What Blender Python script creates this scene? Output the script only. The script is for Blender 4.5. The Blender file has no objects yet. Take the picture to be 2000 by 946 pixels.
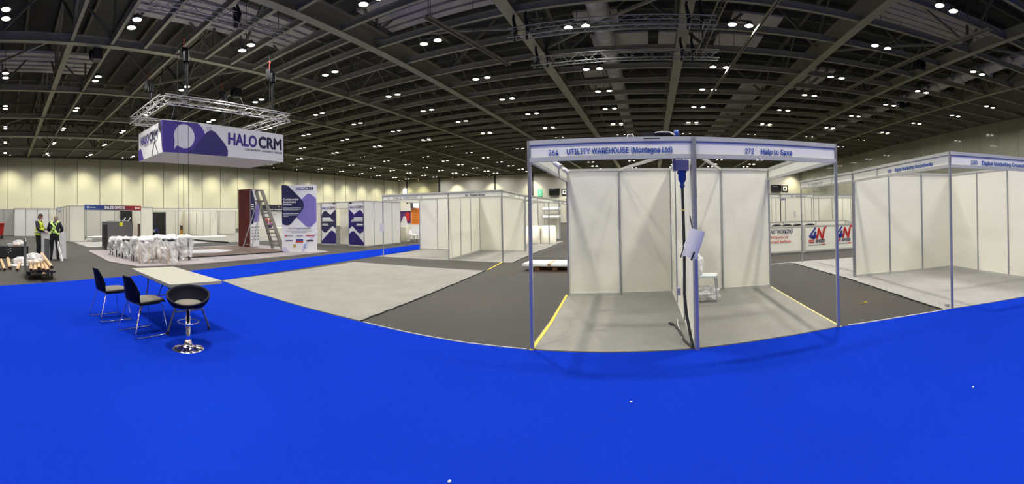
import bpy, bmesh, math, random
from mathutils import Vector, Matrix
random.seed(7)
S = bpy.context.scene
COL = S.collection
PI = math.pi

# ------------------------------------------------------------------ camera
F = 803.5                        # panorama scale, pixels per radian of a 2000 px wide cylinder
X0, CY = 1271.7, 411.4
cd = bpy.data.cameras.new('camera'); cd.type = 'PANO'
cd.panorama_type = 'CENTRAL_CYLINDRICAL'
cd.central_cylindrical_range_u_min = -1000 / F
cd.central_cylindrical_range_u_max = 1000 / F
cd.central_cylindrical_range_v_min = -(946 - CY) / F
cd.central_cylindrical_range_v_max = CY / F
cd.clip_start = 0.05; cd.clip_end = 400
cam = bpy.data.objects.new('camera', cd); COL.objects.link(cam)
tilt = Matrix.Rotation(0.00505, 4, 'X') @ Matrix.Rotation(0.01833, 4, 'Y')
cam.matrix_world = Matrix.Translation((0, 0, 1.617)) @ tilt @ Matrix.Rotation((X0 - 1000) / F, 4, 'Z') @ Matrix.Rotation(PI / 2, 4, 'X')
S.camera = cam

# ------------------------------------------------------------------ view, world, light settings
S.view_settings.view_transform = 'Standard'
S.view_settings.look = 'None'
S.view_settings.gamma = 1
S.view_settings.use_curve_mapping = False
S.view_settings.exposure = 0.08
w = bpy.data.worlds.new('world'); S.world = w; w.use_nodes = True
w.node_tree.nodes['Background'].inputs[0].default_value = (0.8, 0.85, 1, 1)
w.node_tree.nodes['Background'].inputs[1].default_value = 0.0
cy = S.cycles
cy.max_bounces = 6; cy.diffuse_bounces = 4; cy.glossy_bounces = 3; cy.transmission_bounces = 5; cy.transparent_max_bounces = 10
cy.sample_clamp_indirect = 4.0; cy.use_light_tree = True; cy.use_denoising = True
cy.caustics_reflective = False; cy.caustics_refractive = False
LAMP_W = 148.0; SPREAD = 80; SPREAD2 = 160                    # each of the two lamps of a high bay fitting
LAMP_COL = (1.0, 0.925, 0.80)
WASH_W = 95.0

# ------------------------------------------------------------------ materials
MATS = {}
def mat(name, col, rough=0.6, metal=0.0, noise=None, bump=None, emit=None, alpha=None, spec=None, coat=None):
    if name in MATS: return MATS[name]
    m = bpy.data.materials.new(name); m.use_nodes = True
    nt = m.node_tree; b = nt.nodes['Principled BSDF']
    b.inputs['Base Color'].default_value = (*col, 1)
    b.inputs['Roughness'].default_value = rough
    b.inputs['Metallic'].default_value = metal
    if spec is not None: b.inputs['Specular IOR Level'].default_value = spec
    if coat: b.inputs['Coat Weight'].default_value = coat; b.inputs['Coat Roughness'].default_value = 0.1
    if noise or bump:
        tc = nt.nodes.new('ShaderNodeTexCoord')
    if noise:
        scale, amt, detail = noise
        n = nt.nodes.new('ShaderNodeTexNoise'); n.inputs['Scale'].default_value = scale; n.inputs['Detail'].default_value = detail
        nt.links.new(tc.outputs['Object'], n.inputs['Vector'])
        r = nt.nodes.new('ShaderNodeMapRange'); r.inputs['From Min'].default_value = .25; r.inputs['From Max'].default_value = .75
        r.inputs['To Min'].default_value = 1 - amt; r.inputs['To Max'].default_value = 1 + amt
        nt.links.new(n.outputs['Fac'], r.inputs['Value'])
        mx = nt.nodes.new('ShaderNodeVectorMath'); mx.operation = 'SCALE'; mx.inputs[0].default_value = col
        nt.links.new(r.outputs['Result'], mx.inputs['Scale']); nt.links.new(mx.outputs['Vector'], b.inputs['Base Color'])
    if bump:
        scale, st = bump
        n2 = nt.nodes.new('ShaderNodeTexNoise'); n2.inputs['Scale'].default_value = scale; n2.inputs['Detail'].default_value = 3
        nt.links.new(tc.outputs['Object'], n2.inputs['Vector'])
        bp = nt.nodes.new('ShaderNodeBump'); bp.inputs['Strength'].default_value = st; bp.inputs['Distance'].default_value = .01
        nt.links.new(n2.outputs['Fac'], bp.inputs['Height']); nt.links.new(bp.outputs['Normal'], b.inputs['Normal'])
    if emit:
        b.inputs['Emission Color'].default_value = (*emit[0], 1); b.inputs['Emission Strength'].default_value = emit[1]
        m.cycles.emission_sampling = 'NONE'
    if alpha is not None: b.inputs['Alpha'].default_value = alpha
    MATS[name] = m
    return m

def mat_two_scale(name, col, rough, a1, s1, a2, s2, bump=None, dark=None):
    """base colour with fine grain and large worn patches"""
    m = mat(name, col, rough)
    nt = m.node_tree; b = nt.nodes['Principled BSDF']
    tc = nt.nodes.new('ShaderNodeTexCoord'); prev = None
    for s, a, d in ((s1, a1, 4), (s2, a2, 6)):
        n = nt.nodes.new('ShaderNodeTexNoise'); n.inputs['Scale'].default_value = s; n.inputs['Detail'].default_value = d
        nt.links.new(tc.outputs['Object'], n.inputs['Vector'])
        r = nt.nodes.new('ShaderNodeMapRange'); r.inputs['From Min'].default_value = .3; r.inputs['From Max'].default_value = .7
        r.inputs['To Min'].default_value = 1 - a; r.inputs['To Max'].default_value = 1 + a
        nt.links.new(n.outputs['Fac'], r.inputs['Value'])
        mx = nt.nodes.new('ShaderNodeVectorMath'); mx.operation = 'SCALE'
        if prev is None: mx.inputs[0].default_value = col
        else: nt.links.new(prev, mx.inputs[0])
        nt.links.new(r.outputs['Result'], mx.inputs['Scale']); prev = mx.outputs['Vector']
        last = n
    nt.links.new(prev, b.inputs['Base Color'])
    if bump:
        n2 = nt.nodes.new('ShaderNodeTexNoise'); n2.inputs['Scale'].default_value = bump[0]; n2.inputs['Detail'].default_value = 2
        nt.links.new(tc.outputs['Object'], n2.inputs['Vector'])
        bp = nt.nodes.new('ShaderNodeBump'); bp.inputs['Strength'].default_value = bump[1]; bp.inputs['Distance'].default_value = .01
        nt.links.new(n2.outputs['Fac'], bp.inputs['Height']); nt.links.new(bp.outputs['Normal'], b.inputs['Normal'])
    return m

CONC = mat_two_scale('dark_floor', (.031, .0285, .0235), .7, .14, .35, .08, 14, (30, .15))
CONC.node_tree.nodes['Principled BSDF'].inputs['Specular IOR Level'].default_value = .25
BLUE = mat_two_scale('blue_carpet', (.0042, .022, .29), .95, .05, .5, .10, 90, (160, .5))
BLUE.node_tree.nodes['Principled BSDF'].inputs['Specular IOR Level'].default_value = .0
GREYC = mat_two_scale('grey_carpet', (.168, .165, .148), .95, .10, 1.6, .18, 90, (120, .5))
LILC = mat_two_scale('pale_grey_carpet', (.215, .210, .200), .95, .08, 1.4, .14, 90, (120, .4))
EDGE = mat('carpet_edge_black', (.02, .02, .02), .9)
YTAPE = mat('yellow_tape', (.48, .36, .03), .5)
YTAPE2 = mat('pale_yellow_tape', (.42, .38, .17), .5)
WTAPE = mat('white_tape', (.4, .4, .4), .5)
PANEL = mat('white_panel', (.79, .77, .665), .5, noise=(.8, .02, 2))
PANELW = mat('bright_white_panel', (.86, .85, .83), .45)
PANELG = mat('grey_or_unlit_panel', (.42, .41, .39), .6)  # rack grey; on the unlit display panels it paints their shade
FASC = mat('fascia_board', (.84, .825, .73), .4)
ALU = mat('aluminium', (.42, .43, .45), .30, .75)
ALUM = mat('matt_aluminium', (.47, .475, .43), .5, .1)
ALUD = mat('worn_aluminium', (.36, .34, .31), .4, .7)
CHROME = mat('chrome', (.85, .85, .87), .06, 1)
BTXT = mat('blue_lettering', (.012, .075, .36), .5)
NAVYTXT = mat('navy_lettering', (.02, .02, .09), .5)
GREYTXT = mat('grey_lettering', (.30, .32, .36), .5)
WTXT = mat('white_lettering', (.85, .85, .85), .5)
BLACK = mat('black_plastic', (.012, .012, .014), .4)
BLACKM = mat('black_rubber', (.02, .02, .02), .7)
DKBLUE = mat('navy_plastic', (.0018, .002, .009), .6, spec=.12)
CUSH = mat('grey_cushion', (.12, .11, .088), .9, bump=(200, .3))
CREAMT = mat('cream_table_top', (.30, .29, .235), .4)
LEGGREY = mat('grey_table_legs', (.14, .145, .17), .4, .4)
LILAC = mat('lilac_power_box', (.25, .26, .42), .45)
PLUGB = mat('blue_plug', (.01, .05, .27), .35)
PAPER = mat('white_paper', (.62, .61, .62), .6)
CARD = mat('cardboard_tube', (.36, .245, .13), .75, noise=(9, .06, 3))
CARDIN = mat('cardboard_bore_shade', (.05, .035, .025), .9)
REDP = mat('red_plastic', (.42, .018, .015), .35)
REDSL = mat('dark_red_slats', (.17, .032, .028), .5)
REDSLD = mat('dark_red_gap', (.03, .006, .006), .7)
BROWN = mat('brown_board', (.13, .085, .06), .7, noise=(3, .12, 4))
FILM = mat('pinkish_floor_film', (.22, .195, .205), .45, noise=(2, .06, 4))
PLAST = mat('clear_plastic_wrap', (.90, .89, .87), .18, bump=(5, 1.0), alpha=.42)
PLASTB = mat('thin_plastic_bag', (.88, .88, .90), .2, bump=(14, 1.0), alpha=.36)
GREYCAB = mat('grey_cabinet', (.13, .13, .135), .45)
LGREY = mat('light_grey_metal', (.40, .41, .42), .4)
WOODC = mat('pale_wood', (.55, .42, .30), .6)
PALW = mat('pallet_wood', (.26, .11, .05), .75, noise=(12, .15, 3))
HALP = mat('violet_print', (.062, .032, .30), .4)
HALN = mat('indigo_print', (.022, .012, .15), .4)
HALD = mat('dark_navy_print', (.014, .014, .07), .4)
HALL = mat('lavender_print', (.20, .165, .47), .4)
HALK = mat('charcoal_print', (.03, .03, .045), .4)
HALW = mat('white_print_board', (.80, .79, .80), .35)
LAVP = mat('pale_lavender_print', (.60, .56, .76), .4)
GOLD = mat('gold_print', (.45, .28, .04), .4)
SKYB = mat('sky_blue_print', (.12, .30, .65), .4)
REDT = mat('red_print', (.55, .02, .02), .45)
BLUT = mat('royal_blue_print', (.03, .05, .30), .45)
ORNG = mat('orange_print', (.85, .20, .02), .45)
PURP = mat('purple_print', (.10, .03, .16), .45)
SKIN = mat('skin', (.47, .25, .18), .55)
HAIRB = mat('dark_brown_hair', (.03, .018, .012), .8)
HAIRG = mat('grey_cropped_hair', (.13, .10, .085), .8)
CLOTH = mat('dark_navy_clothing', (.012, .012, .022), .9)
CLOTHB = mat('black_trousers', (.010, .010, .012), .9)
HIVIS = mat('yellow_hi_vis', (.62, .72, .04), .6)
HIVISG = mat('lime_hi_vis', (.48, .74, .16), .6)
WALLC = mat('cream_wall', (.66, .645, .50), .55, noise=(.15, .05, 3))
WALLB = mat('warm_white_wall', (.72, .685, .58), .6, noise=(.2, .04, 2))
WALLG = mat('glossy_olive_wall', (.40, .40, .30), .06, noise=(.4, .07, 3), coat=.5)
SEAM = mat('wall_seam', (.20, .19, .14), .7)
DKTRIM = mat('dark_trim', (.05, .05, .055), .6)
SHUT = mat('roller_shutter', (.40, .38, .24), .4)
BEAM = mat('steel_beam', (.28, .27, .19), .5, noise=(.7, .10, 3))
BEAMD = mat('steel_truss', (.14, .137, .10), .55)
DECK = mat('roof_deck', (.065, .064, .058), .8, noise=(.25, .35, 4))
DUCT = mat('insulated_duct', (.62, .60, .55), .35, .25, noise=(2.5, .12, 4), bump=(5, .6))
SHEET = mat('pale_roof_strip', (.60, .56, .52), .5, noise=(.9, .18, 3))
TRUSSA = mat('rigging_truss', (.66, .66, .66), .3, .7)
TRUSSD = mat('dull_truss', (.34, .34, .33), .45, .5)
LENS = mat('lamp_lens', (1, 1, 1), .4, emit=((1, .95, .86), 14))
EXITG = mat('exit_sign_green', (.05, .6, .2), .4, emit=((.15, 1, .35), 1.2))
LITW = mat('lit_white_sign', (.9, .9, .9), .4, emit=((1, 1, 1), .7))
DAY = mat('daylit_window', (.7, .8, .95), .3, emit=((.75, .88, 1), 1.0))
REDH = mat('red_hook', (.5, .04, .02), .4)
AMBER = mat('amber_glass', (.45, .22, .03), .2)
CLOTHW = mat('white_table_cloth', (.80, .76, .64), .85, bump=(6, .6))

# ------------------------------------------------------------------ mesh helpers
class MB:
    """collects shapes, then links them as ONE mesh object"""
    def __init__(s): s.v = []; s.f = []; s.sm = []; s.mi = []; s.cur = 0
    def add(s, vs, fs, smooth=False):
        n = len(s.v); s.v += [tuple(v) for v in vs]
        for f in fs: s.f.append([i + n for i in f]); s.sm.append(smooth); s.mi.append(s.cur)
        return s
    def box(s, c, d, rz=0.0, M=None):
        x, y, z = d[0] / 2, d[1] / 2, d[2] / 2
        R = M if M is not None else Matrix.Rotation(rz, 3, 'Z')
        c = Vector(c)
        vs = [c + R @ Vector(p) for p in ((-x, -y, -z), (x, -y, -z), (x, y, -z), (-x, y, -z), (-x, -y, z), (x, -y, z), (x, y, z), (-x, y, z))]
        return s.add(vs, [(0, 3, 2, 1), (4, 5, 6, 7), (0, 1, 5, 4), (1, 2, 6, 5), (2, 3, 7, 6), (3, 0, 4, 7)])
    def span(s, a, b, z0, z1, t, off=0.0):
        """upright slab from plan point a to b"""
        a = Vector((a[0], a[1], 0)); b = Vector((b[0], b[1], 0)); d = b - a
        n = Vector((-d.y, d.x, 0)).normalized()
        c = (a + b) / 2 + n * off
        return s.box((c.x, c.y, (z0 + z1) / 2), (d.length, t, z1 - z0), math.atan2(d.y, d.x))
    def bar(s, a, b, w_, h_=None):
        """rectangular bar between two points"""
        a = Vector(a); b = Vector(b); h_ = h_ or w_
        d = (b - a); L = d.length
        if L < 1e-6: return s
        q = d.to_track_quat('X', 'Z').to_matrix()
        return s.box((a + b) / 2, (L, w_, h_), M=q)
    def tube(s, pts, r, n=8, cap=True, closed=False):
        pts = [Vector(p) for p in pts]; rs = r if isinstance(r, (list, tuple)) else [r] * len(pts)
        m = len(pts); vs = []
        up = Vector((0, 0, 1)); prevx = None
        for i, p in enumerate(pts):
            if closed: t = pts[(i + 1) % m] - pts[i - 1]
            else: t = pts[min(i + 1, m - 1)] - pts[max(i - 1, 0)]
            t = t.normalized() if t.length > 1e-9 else Vector((0, 0, 1))
            if prevx is None:
                ref = up if abs(t.dot(up)) < .95 else Vector((1, 0, 0))
                x = t.cross(ref).normalized()
            else:
                x = (prevx - t * prevx.dot(t)); x = x.normalized() if x.length > 1e-6 else prevx
            prevx = x; y = t.cross(x)
            for k in range(n):
                a = 2 * PI * k / n; vs.append(p + (x * math.cos(a) + y * math.sin(a)) * rs[i])
        fs = []
        for i in range(m if closed else m - 1):
            j = (i + 1) % m
            for k in range(n):
                k2 = (k + 1) % n; fs.append((i * n + k, i * n + k2, j * n + k2, j * n + k))
        s.add(vs, fs, True)
        if cap and not closed:
            s.add(vs[:n], [tuple(reversed(range(n)))]); s.add(vs[-n:], [tuple(range(n))])
        return s
    def lathe(s, prof, c=(0, 0, 0), n=24, M=None, smooth=True):
        c = Vector(c); vs = []
        for r, z in prof:
            for k in range(n):
                a = 2 * PI * k / n; p = Vector((r * math.cos(a), r * math.sin(a), z))
                vs.append(c + (M @ p if M is not None else p))
        fs = []
        for i in range(len(prof) - 1):
            for k in range(n):
                k2 = (k + 1) % n; fs.append((i * n + k, i * n + k2, (i + 1) * n + k2, (i + 1) * n + k))
        return s.add(vs, fs, smooth)
    def prism(s, pts, z0, z1):
        n = len(pts); vs = [(p[0], p[1], z0) for p in pts] + [(p[0], p[1], z1) for p in pts]
        ar = sum(pts[i][0] * pts[(i + 1) % n][1] - pts[(i + 1) % n][0] * pts[i][1] for i in range(n))
        fs = [tuple(range(n - 1, -1, -1)), tuple(range(n, 2 * n))] + [(i, (i + 1) % n, n + (i + 1) % n, n + i) for i in range(n)]
        if ar < 0: fs = [tuple(reversed(f)) for f in fs]
        return s.add(vs, fs)
    def ell(s, c, r, nu=14, nv=9, M=None):
        c = Vector(c); vs = []; fs = []
        for j in range(nv + 1):
            ph = PI * j / nv
            for i in range(nu):
                th = 2 * PI * i / nu
                p = Vector((r[0] * math.sin(ph) * math.cos(th), r[1] * math.sin(ph) * math.sin(th), r[2] * math.cos(ph)))
                vs.append(c + (M @ p if M is not None else p))
        for j in range(nv):
            for i in range(nu):
                i2 = (i + 1) % nu; fs.append((j * nu + i, (j + 1) * nu + i, (j + 1) * nu + i2, j * nu + i2))
        return s.add(vs, fs, True)
    def build(s, name, m, parent=None, origin=None):
        me = bpy.data.meshes.new(name)
        o = Vector(origin) if origin is not None else Vector((0, 0, 0))
        me.from_pydata([tuple(Vector(v) - o) for v in s.v], [], s.f)
        me.polygons.foreach_set('use_smooth', s.sm)
        ms = m if isinstance(m, (list, tuple)) else [m]
        for q in ms: me.materials.append(q)
        if len(ms) > 1: me.polygons.foreach_set('material_index', s.mi)
        me.update()
        ob = bpy.data.objects.new(name, me); COL.objects.link(ob)
        if origin is not None: ob.location = o
        if parent is not None:
            ob.parent = parent
        return ob

def tag(o, label=None, cat=None, group=None, kind=None):
    if label: o['label'] = label
    if cat: o['category'] = cat
    if group: o['group'] = group
    if kind: o['kind'] = kind
    return o
def thing(name, loc, label, cat, group=None, rz=0.0):
    o = bpy.data.objects.new(name, None); COL.objects.link(o)
    o.location = loc; o.rotation_euler = (0, 0, rz); o.empty_display_size = .1
    return tag(o, label, cat, group)
def struct(name, mb, m, label, cat, origin=None):
    o = mb.build(name, m, None, origin)
    return tag(o, label, cat, None, 'structure')
def dup(root, loc=None, rz=None, label=None, group=None):
    r = root.copy(); COL.objects.link(r)
    if loc is not None: r.location = loc
    if rz is not None: r.rotation_euler = (0, 0, rz)
    if label: r['label'] = label
    if group: r['group'] = group
    for ch in list(root.children):
        c = ch.copy(); COL.objects.link(c); c.parent = r
        for g in list(ch.children):
            d = g.copy(); COL.objects.link(d); d.parent = c
    return r

def rounded(pts, seg=6):
    """pts: (x, y[, r]); returns polygon with corners rounded by r"""
    out = []; n = len(pts)
    for i in range(n):
        p = Vector(pts[i][:2]); r = pts[i][2] if len(pts[i]) > 2 else 0
        if r <= 0: out.append((p.x, p.y)); continue
        a = (Vector(pts[i - 1][:2]) - p); b = (Vector(pts[(i + 1) % n][:2]) - p)
        r1 = min(r, a.length * .49, b.length * .49); A = p + a.normalized() * r1; B = p + b.normalized() * r1
        for k in range(seg + 1):
            t = k / seg; q = A * (1 - t) ** 2 + p * 2 * t * (1 - t) + B * t ** 2; out.append((q.x, q.y))
    return out

class Face:
    """a printed face: u runs along plan a->b, v up from z0; prints sit on the side n points to"""
    def __init__(s, a, b, z0, side=1, off=.004):
        s.a = Vector((a[0], a[1], 0)); d = Vector((b[0], b[1], 0)) - s.a; s.L = d.length; s.u = d.normalized()
        s.n = Vector((s.u.y, -s.u.x, 0)) * side; s.z0 = z0; s.off = off
    def P(s, u, v, k=0): return s.a + s.u * u + Vector((0, 0, s.z0 + v)) + s.n * (s.off * (1 + k))
    def poly(s, pts, m, parent, name='graphic', k=0):
        pts = rounded(pts); vs = [s.P(p[0], p[1], k) for p in pts]; vb = [v - s.n * s.off * .6 for v in vs]
        n = len(vs); mb = MB(); mb.add(vs + vb, [tuple(range(n)), tuple(range(2 * n - 1, n - 1, -1))] + [(i, n + i, n + (i + 1) % n, (i + 1) % n) for i in range(n)])
        me_bm = mb
        o = me_bm.build(name, m, parent)
        bm = bmesh.new(); bm.from_mesh(o.data); bmesh.ops.triangulate(bm, faces=[f for f in bm.faces if len(f.verts) > 4]); bmesh.ops.recalc_face_normals(bm, faces=bm.faces); bm.to_mesh(o.data); bm.free()
        return o
    def rect(s, u0, v0, u1, v1, m, parent, name='graphic', k=0): return s.poly([(u0, v0), (u1, v0), (u1, v1), (u0, v1)], m, parent, name, k)
    def text(s, txt, u0, u1, v, h, m, parent, bold=0.0, shear=0.0, name='lettering', k=1, rot=0.0):
        return text(txt, s.P(u0, v, k), s.u if s.n.dot(Vector((s.u.y, -s.u.x, 0))) > 0 else -s.u, u1 - u0, h, m, parent, bold, shear, name)

_tcache = {}
try: SANS = bpy.data.fonts.load(bpy.utils.system_resource('DATAFILES') + '/fonts/Inter.woff2')
except Exception: SANS = None
_cap = {}
def cap_h(font):
    k = font.name if font else 'd'
    if k not in _cap:
        c = bpy.data.curves.new('t', 'FONT'); c.body = 'H'; c.size = 1
        if font: c.font = font
        ob = bpy.data.objects.new('t', c); COL.objects.link(ob); bpy.context.view_layer.update()
        _cap[k] = max(.4, ob.dimensions.y); bpy.data.objects.remove(ob)
    return _cap[k]
def text(txt, pos, udir, width, h, m, parent, bold=0.0, shear=0.0, name='lettering'):
    font = SANS if m not in (HALP, HALD) else None
    key = (txt, round(bold, 3), shear, font is None)
    if key not in _tcache:
        c = bpy.data.curves.new('t', 'FONT'); c.body = txt; c.size = 1; c.extrude = .004; c.shear = shear; c.resolution_u = 3
        if font: c.font = font
        ob = bpy.data.objects.new('t', c); COL.objects.link(ob)
        bpy.context.view_layer.update()
        dg = bpy.context.evaluated_depsgraph_get()
        me = bpy.data.meshes.new_from_object(ob.evaluated_get(dg))
        bpy.data.objects.remove(ob)
        if bold > 0:
            b0 = bmesh.new()
            for dx, dy in ((-bold, 0), (bold, 0), (0, bold), (0, -bold), (0, 0)):
                m2 = me.copy(); m2.transform(Matrix.Translation((dx, dy, dx * .02))); b0.from_mesh(m2); bpy.data.meshes.remove(m2)
            b0.to_mesh(me); b0.free()
        xs = [v.co.x for v in me.vertices]; ys = [v.co.y for v in me.vertices]
        _tcache[key] = (me, min(xs), max(xs))
    src, x0, x1 = _tcache[key]
    me = src.copy(); sx = width / (x1 - x0); sy = h / cap_h(font)
    u = Vector(udir).normalized(); n = Vector((u.y, -u.x, 0))
    for v in me.vertices:
        q = v.co; v.co = Vector(pos) + u * ((q.x - x0) * sx) + Vector((0, 0, q.y * sy)) + n * (q.z * .25)
    me.materials.clear(); me.materials.append(m)
    o = bpy.data.objects.new(name, me); COL.objects.link(o)
    if parent is not None:
        o.parent = parent
    return o

# ------------------------------------------------------------------ hall shell
XL, XR, YB, YF, HW, HC = -53.4, 28.94, 76.0, -22.0, 9.5, 13.6
struct('floor', MB().box(((XL + XR) / 2, (YB + YF) / 2, -.1), (XR - XL + 1, YB - YF + 1, .2)), CONC, 'dark grey-brown concrete exhibition hall floor', 'floor')
struct('wall_left', MB().box((XL - .15, (YB + YF) / 2, 7), (.3, YB - YF, 14)), WALLC, 'long cream movable partition wall on the left side of the hall', 'wall')
struct('wall_back', MB().box(((XL + XR) / 2, YB + .15, 7), (XR - XL, .3, 14)), WALLB, 'warm white end wall of the hall behind the stands', 'wall')
struct('wall_right', MB().box((XR + .15, (YB + YF) / 2, 7), (.3, YB - YF, 14)), WALLG, 'glossy olive panelled wall reflecting the ceiling lights', 'wall')
struct('wall_front', MB().box(((XL + XR) / 2, YF - .15, 7), (XR - XL, .3, 14)), WALLC, 'cream hall wall behind the camera', 'wall')
mb = MB()
yy = YF + 1
while yy < YB:
    mb.box((XL + .02, yy, HW / 2), (.04, .05, HW)); yy += 3.05
struct('trim_1', mb, SEAM, 'thin vertical joints of the cream partition wall', 'wall trim')
mb = MB()
yy = YF + 2
while yy < YB:
    mb.box((XR - .004, yy, HW / 2), (.008, .02, HW)); yy += 2.4
struct('trim_2', mb, SEAM, 'thin vertical joints of the glossy olive wall', 'wall trim')
mb = MB()
for x in (-42.9, -51.2, -30.2, -22.6, 3, 17): mb.box((x, YB - .06, HW / 2 + .5), (.35 if x != -22.6 else .7, .12, HW + 1))
struct('trim_3', mb, DKTRIM, 'dark vertical jambs dividing the end wall', 'wall trim')
mb = MB()
for k in range(16): mb.box((-47.05, YB - .05 - .02 * (k % 2), .3 + .58 * k), (7.9, .06, .56))
struct('door_1', mb, SHUT, 'tall ribbed olive roller shutter door in the end wall', 'door')
mb = MB().box((XL + .1, 27, HW + .1), (.25, 98, .25)).box((-12, YB - .12, HW + .1), (82, .25, .25)).box((XR - .1, 27, HW + .05), (.2, 98, .12))
struct('trim_4', mb, BEAMD, 'dark steel angle along the tops of the hall walls', 'wall trim')

# roof deck
mb = MB(); mb.box(((XL + XR) / 2, (YB + YF) / 2, HC + .4), (XR - XL, YB - YF, .2))
struct('ceiling', mb, DECK, 'dark roof deck high above the steel trusses', 'ceiling')

# ------------------------------------------------------------------ roof steel
def ibeam(mb, a, b, depth, fl, zb, tw=.03, tf=.035):
    mb.bar((a[0], a[1], zb + tf / 2), (b[0], b[1], zb + tf / 2), fl, tf)
    mb.bar((a[0], a[1], zb + depth - tf / 2), (b[0], b[1], zb + depth - tf / 2), fl, tf)
    mb.bar((a[0], a[1], zb + depth / 2), (b[0], b[1], zb + depth / 2), tw, depth - 2 * tf)
DX = [(-46.3, .35, .28), (-39.4, .35, .28), (-32.3, .35, .26), (-25.3, .35, .26), (-18.2, .4, .30), (-12.0, .95, .42), (-5.3, .42, .52), (1.55, .42, .50), (8.8, .95, .42), (15.1, .5, .32), (21.5, .4, .28)]
for x, dep, fl in DX:
    mb = MB(); ibeam(mb, (x, YF), (x, YB), dep, fl, HW)
    if dep > .9: mb.box((x + .12, (YF + YB) / 2, HW + .06), (.04, YB - YF, .05)).box((x - .12, (YF + YB) / 2, HW + .06), (.04, YB - YF, .05))
    where = 'deep plate girder' if dep > .9 else ('broad flanged steel beam' if fl > .45 else 'steel beam')
    struct('ceiling_beam', mb, BEAM, where + ' running the length of the hall roof', 'roof beam', origin=(x, YF, HW))
ycross_r = [-8, -3, 2.2, 7.2, 10.3, 12.8] + [15.25 + 2.43 * k for k in range(25)]
ycross_m = [-6, -1.5, 2.95, 4.8, 6.4, 8.0, 9.6, 11.1, 12.5, 13.8, 15.1, 17.5, 20.1, 22.3, 24.8] + [27.3 + 2.43 * k for k in range(20)]
ycross_l = [-7, -2.2, 2.95, 4.8, 8.0, 11.1, 13.8, 17.5] + [20.1 + 2.43 * k for k in range(23)]
for ys, xa, xb, nm in ((ycross_l, XL, -18.35, 'left bays'), (ycross_m, -18.05, -12.1, 'narrow bay'), (ycross_r, -11.9, XR, 'centre and right bays')):
    for i, y in enumerate(ys):
        if y > YB - .5: continue
        big = (nm == 'left bays' and abs(y - 2.95) < .1)
        mb = MB(); ibeam(mb, (xa, y), (xb, y), .50 if big else .28,   .30 if big else .15, HW + .06)
        struct('ceiling_beam', mb, BEAM, 'steel cross beam over the ' + nm + ' of the hall roof', 'roof beam', origin=(xa, y, HW))
ZT = 12.6
for x, dep, fl in DX:                      # lattice trusses standing on the long beams
    mb = MB(); mb.bar((x, YF, ZT), (x, YB, ZT), .2, .2)
    y = YF + 1; k = 0
    while y < YB - 4:
        mb.bar((x, y, HW + dep), (x, y, ZT), .11)
        mb.bar((x, y, HW + dep), (x, y + 2.6, ZT), .10); mb.bar((x, y + 5.2, HW + dep), (x, y + 2.6, ZT), .10)
        y += 5.2
    struct('ceiling_truss', mb, BEAMD, 'steel lattice standing on a long roof beam', 'roof truss', origin=(x, YF, HW))
for y in [2.9, 11.1, 20.2, 30, 40, 50, 60, 70]:
    mb = MB(); mb.bar((XL, y, ZT - .1), (XR, y, ZT - .1), .2, .2)
    x = XL
    while x < XR - 6:
        mb.bar((x, y, ZT), (x + 3.3, y, HW + .4), .12); mb.bar((x + 6.6, y, ZT), (x + 3.3, y, HW + .4), .12); mb.bar((x + 3.3, y, ZT), (x + 3.3, y, HW + .4), .08)
        x += 6.6
    struct('ceiling_truss', mb, BEAMD, 'steel lattice spanning across the hall roof', 'roof truss', origin=(XL, y, HW))
mb = MB(); y = YF + .5
while y < YB:
    mb.box(((XL + XR) / 2, y, HC + .12), (XR - XL, .16, .3)); y += 1.9
struct('trim_5', mb, BEAMD, 'purlins under the roof deck', 'roof purlin')
# diagonal wind braces in the plane of the lower chords
for a, b in (((-18.2, 2.9), (-25.3, -3)), ((-12, 15.2), (-5.3, 17.7)), ((-5.3, 20.2), (1.5, 15.2)), ((15.1, 15.2), (21.5, 12.8)), ((15.1, 15.2), (8.8, 20.2)), ((-25.3, 8), (-18.2, 13.8)), ((8.8, 12.8), (15.1, 15.3)), ((-32.3, 2.9), (-39.4, -2))):
    struct('ceiling_brace', MB().bar((*a, HW + .5), (*b, HW + .5), .1, .1), BEAM, 'diagonal steel tie between the roof beams', 'roof brace')

# ducts and services
def duct(x, y0, y1, z, r, label, nozz=None):
    pts = []; rs = []; y = y0
    while y < y1:
        pts += [(x, y, z), (x, y + 1.0, z), (x, y + 1.02, z), (x, y + 1.1, z), (x, y + 1.12, z)]; rs += [r, r, r * 1.08, r * 1.08, r]; y += 1.2
    t = thing('ventilation_duct', (x, y0, z), label, 'duct')
    mb = MB(); mb.tube(pts, rs, 16); o = mb.build('duct_pipe', DUCT, t); o.location = (-x, -y0, -z)
    if nozz:
        y = y0 + 1.5
        while y < y1:
            for s in (-1, 1):
                q = MB(); q.tube([(x + s * r * .8, y, z - r * .3), (x + s * (r + .25), y, z - r * .6), (x + s * (r + .3), y, z - r * .65)], [.17, .15, .19], 10)
                o = q.build('air_nozzle', DUCT, t); o.location = (-x, -y0, -z)
            y += nozz
    return t
duct(-2.3, 17, 72, 11.2, .50, 'silver insulated round duct running away over the centre of the hall')
duct(19.2, 14, 70, 10.4, .36, 'white duct with rows of round nozzles over the right side', 2.6)
duct(-40.6, -4, 60, 9.95, .34, 'white duct with round nozzles near the cream partition wall', 3.0)
t = thing('ventilation_duct', (-1.75, 13.9, 10.6), 'crumpled silver flexible duct end hanging at the top centre', 'duct')
mb = MB(); mb.tube([(0, .8, 3.3), (0, .6, 1.2), (0, .3, .7), (.02, .05, .35), (.05, -.05, 0), (.05, 0, -.3)], [.45, .5, .55, .50, .58, .30], 14)
mb.build('duct_pipe', DUCT, t)
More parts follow.
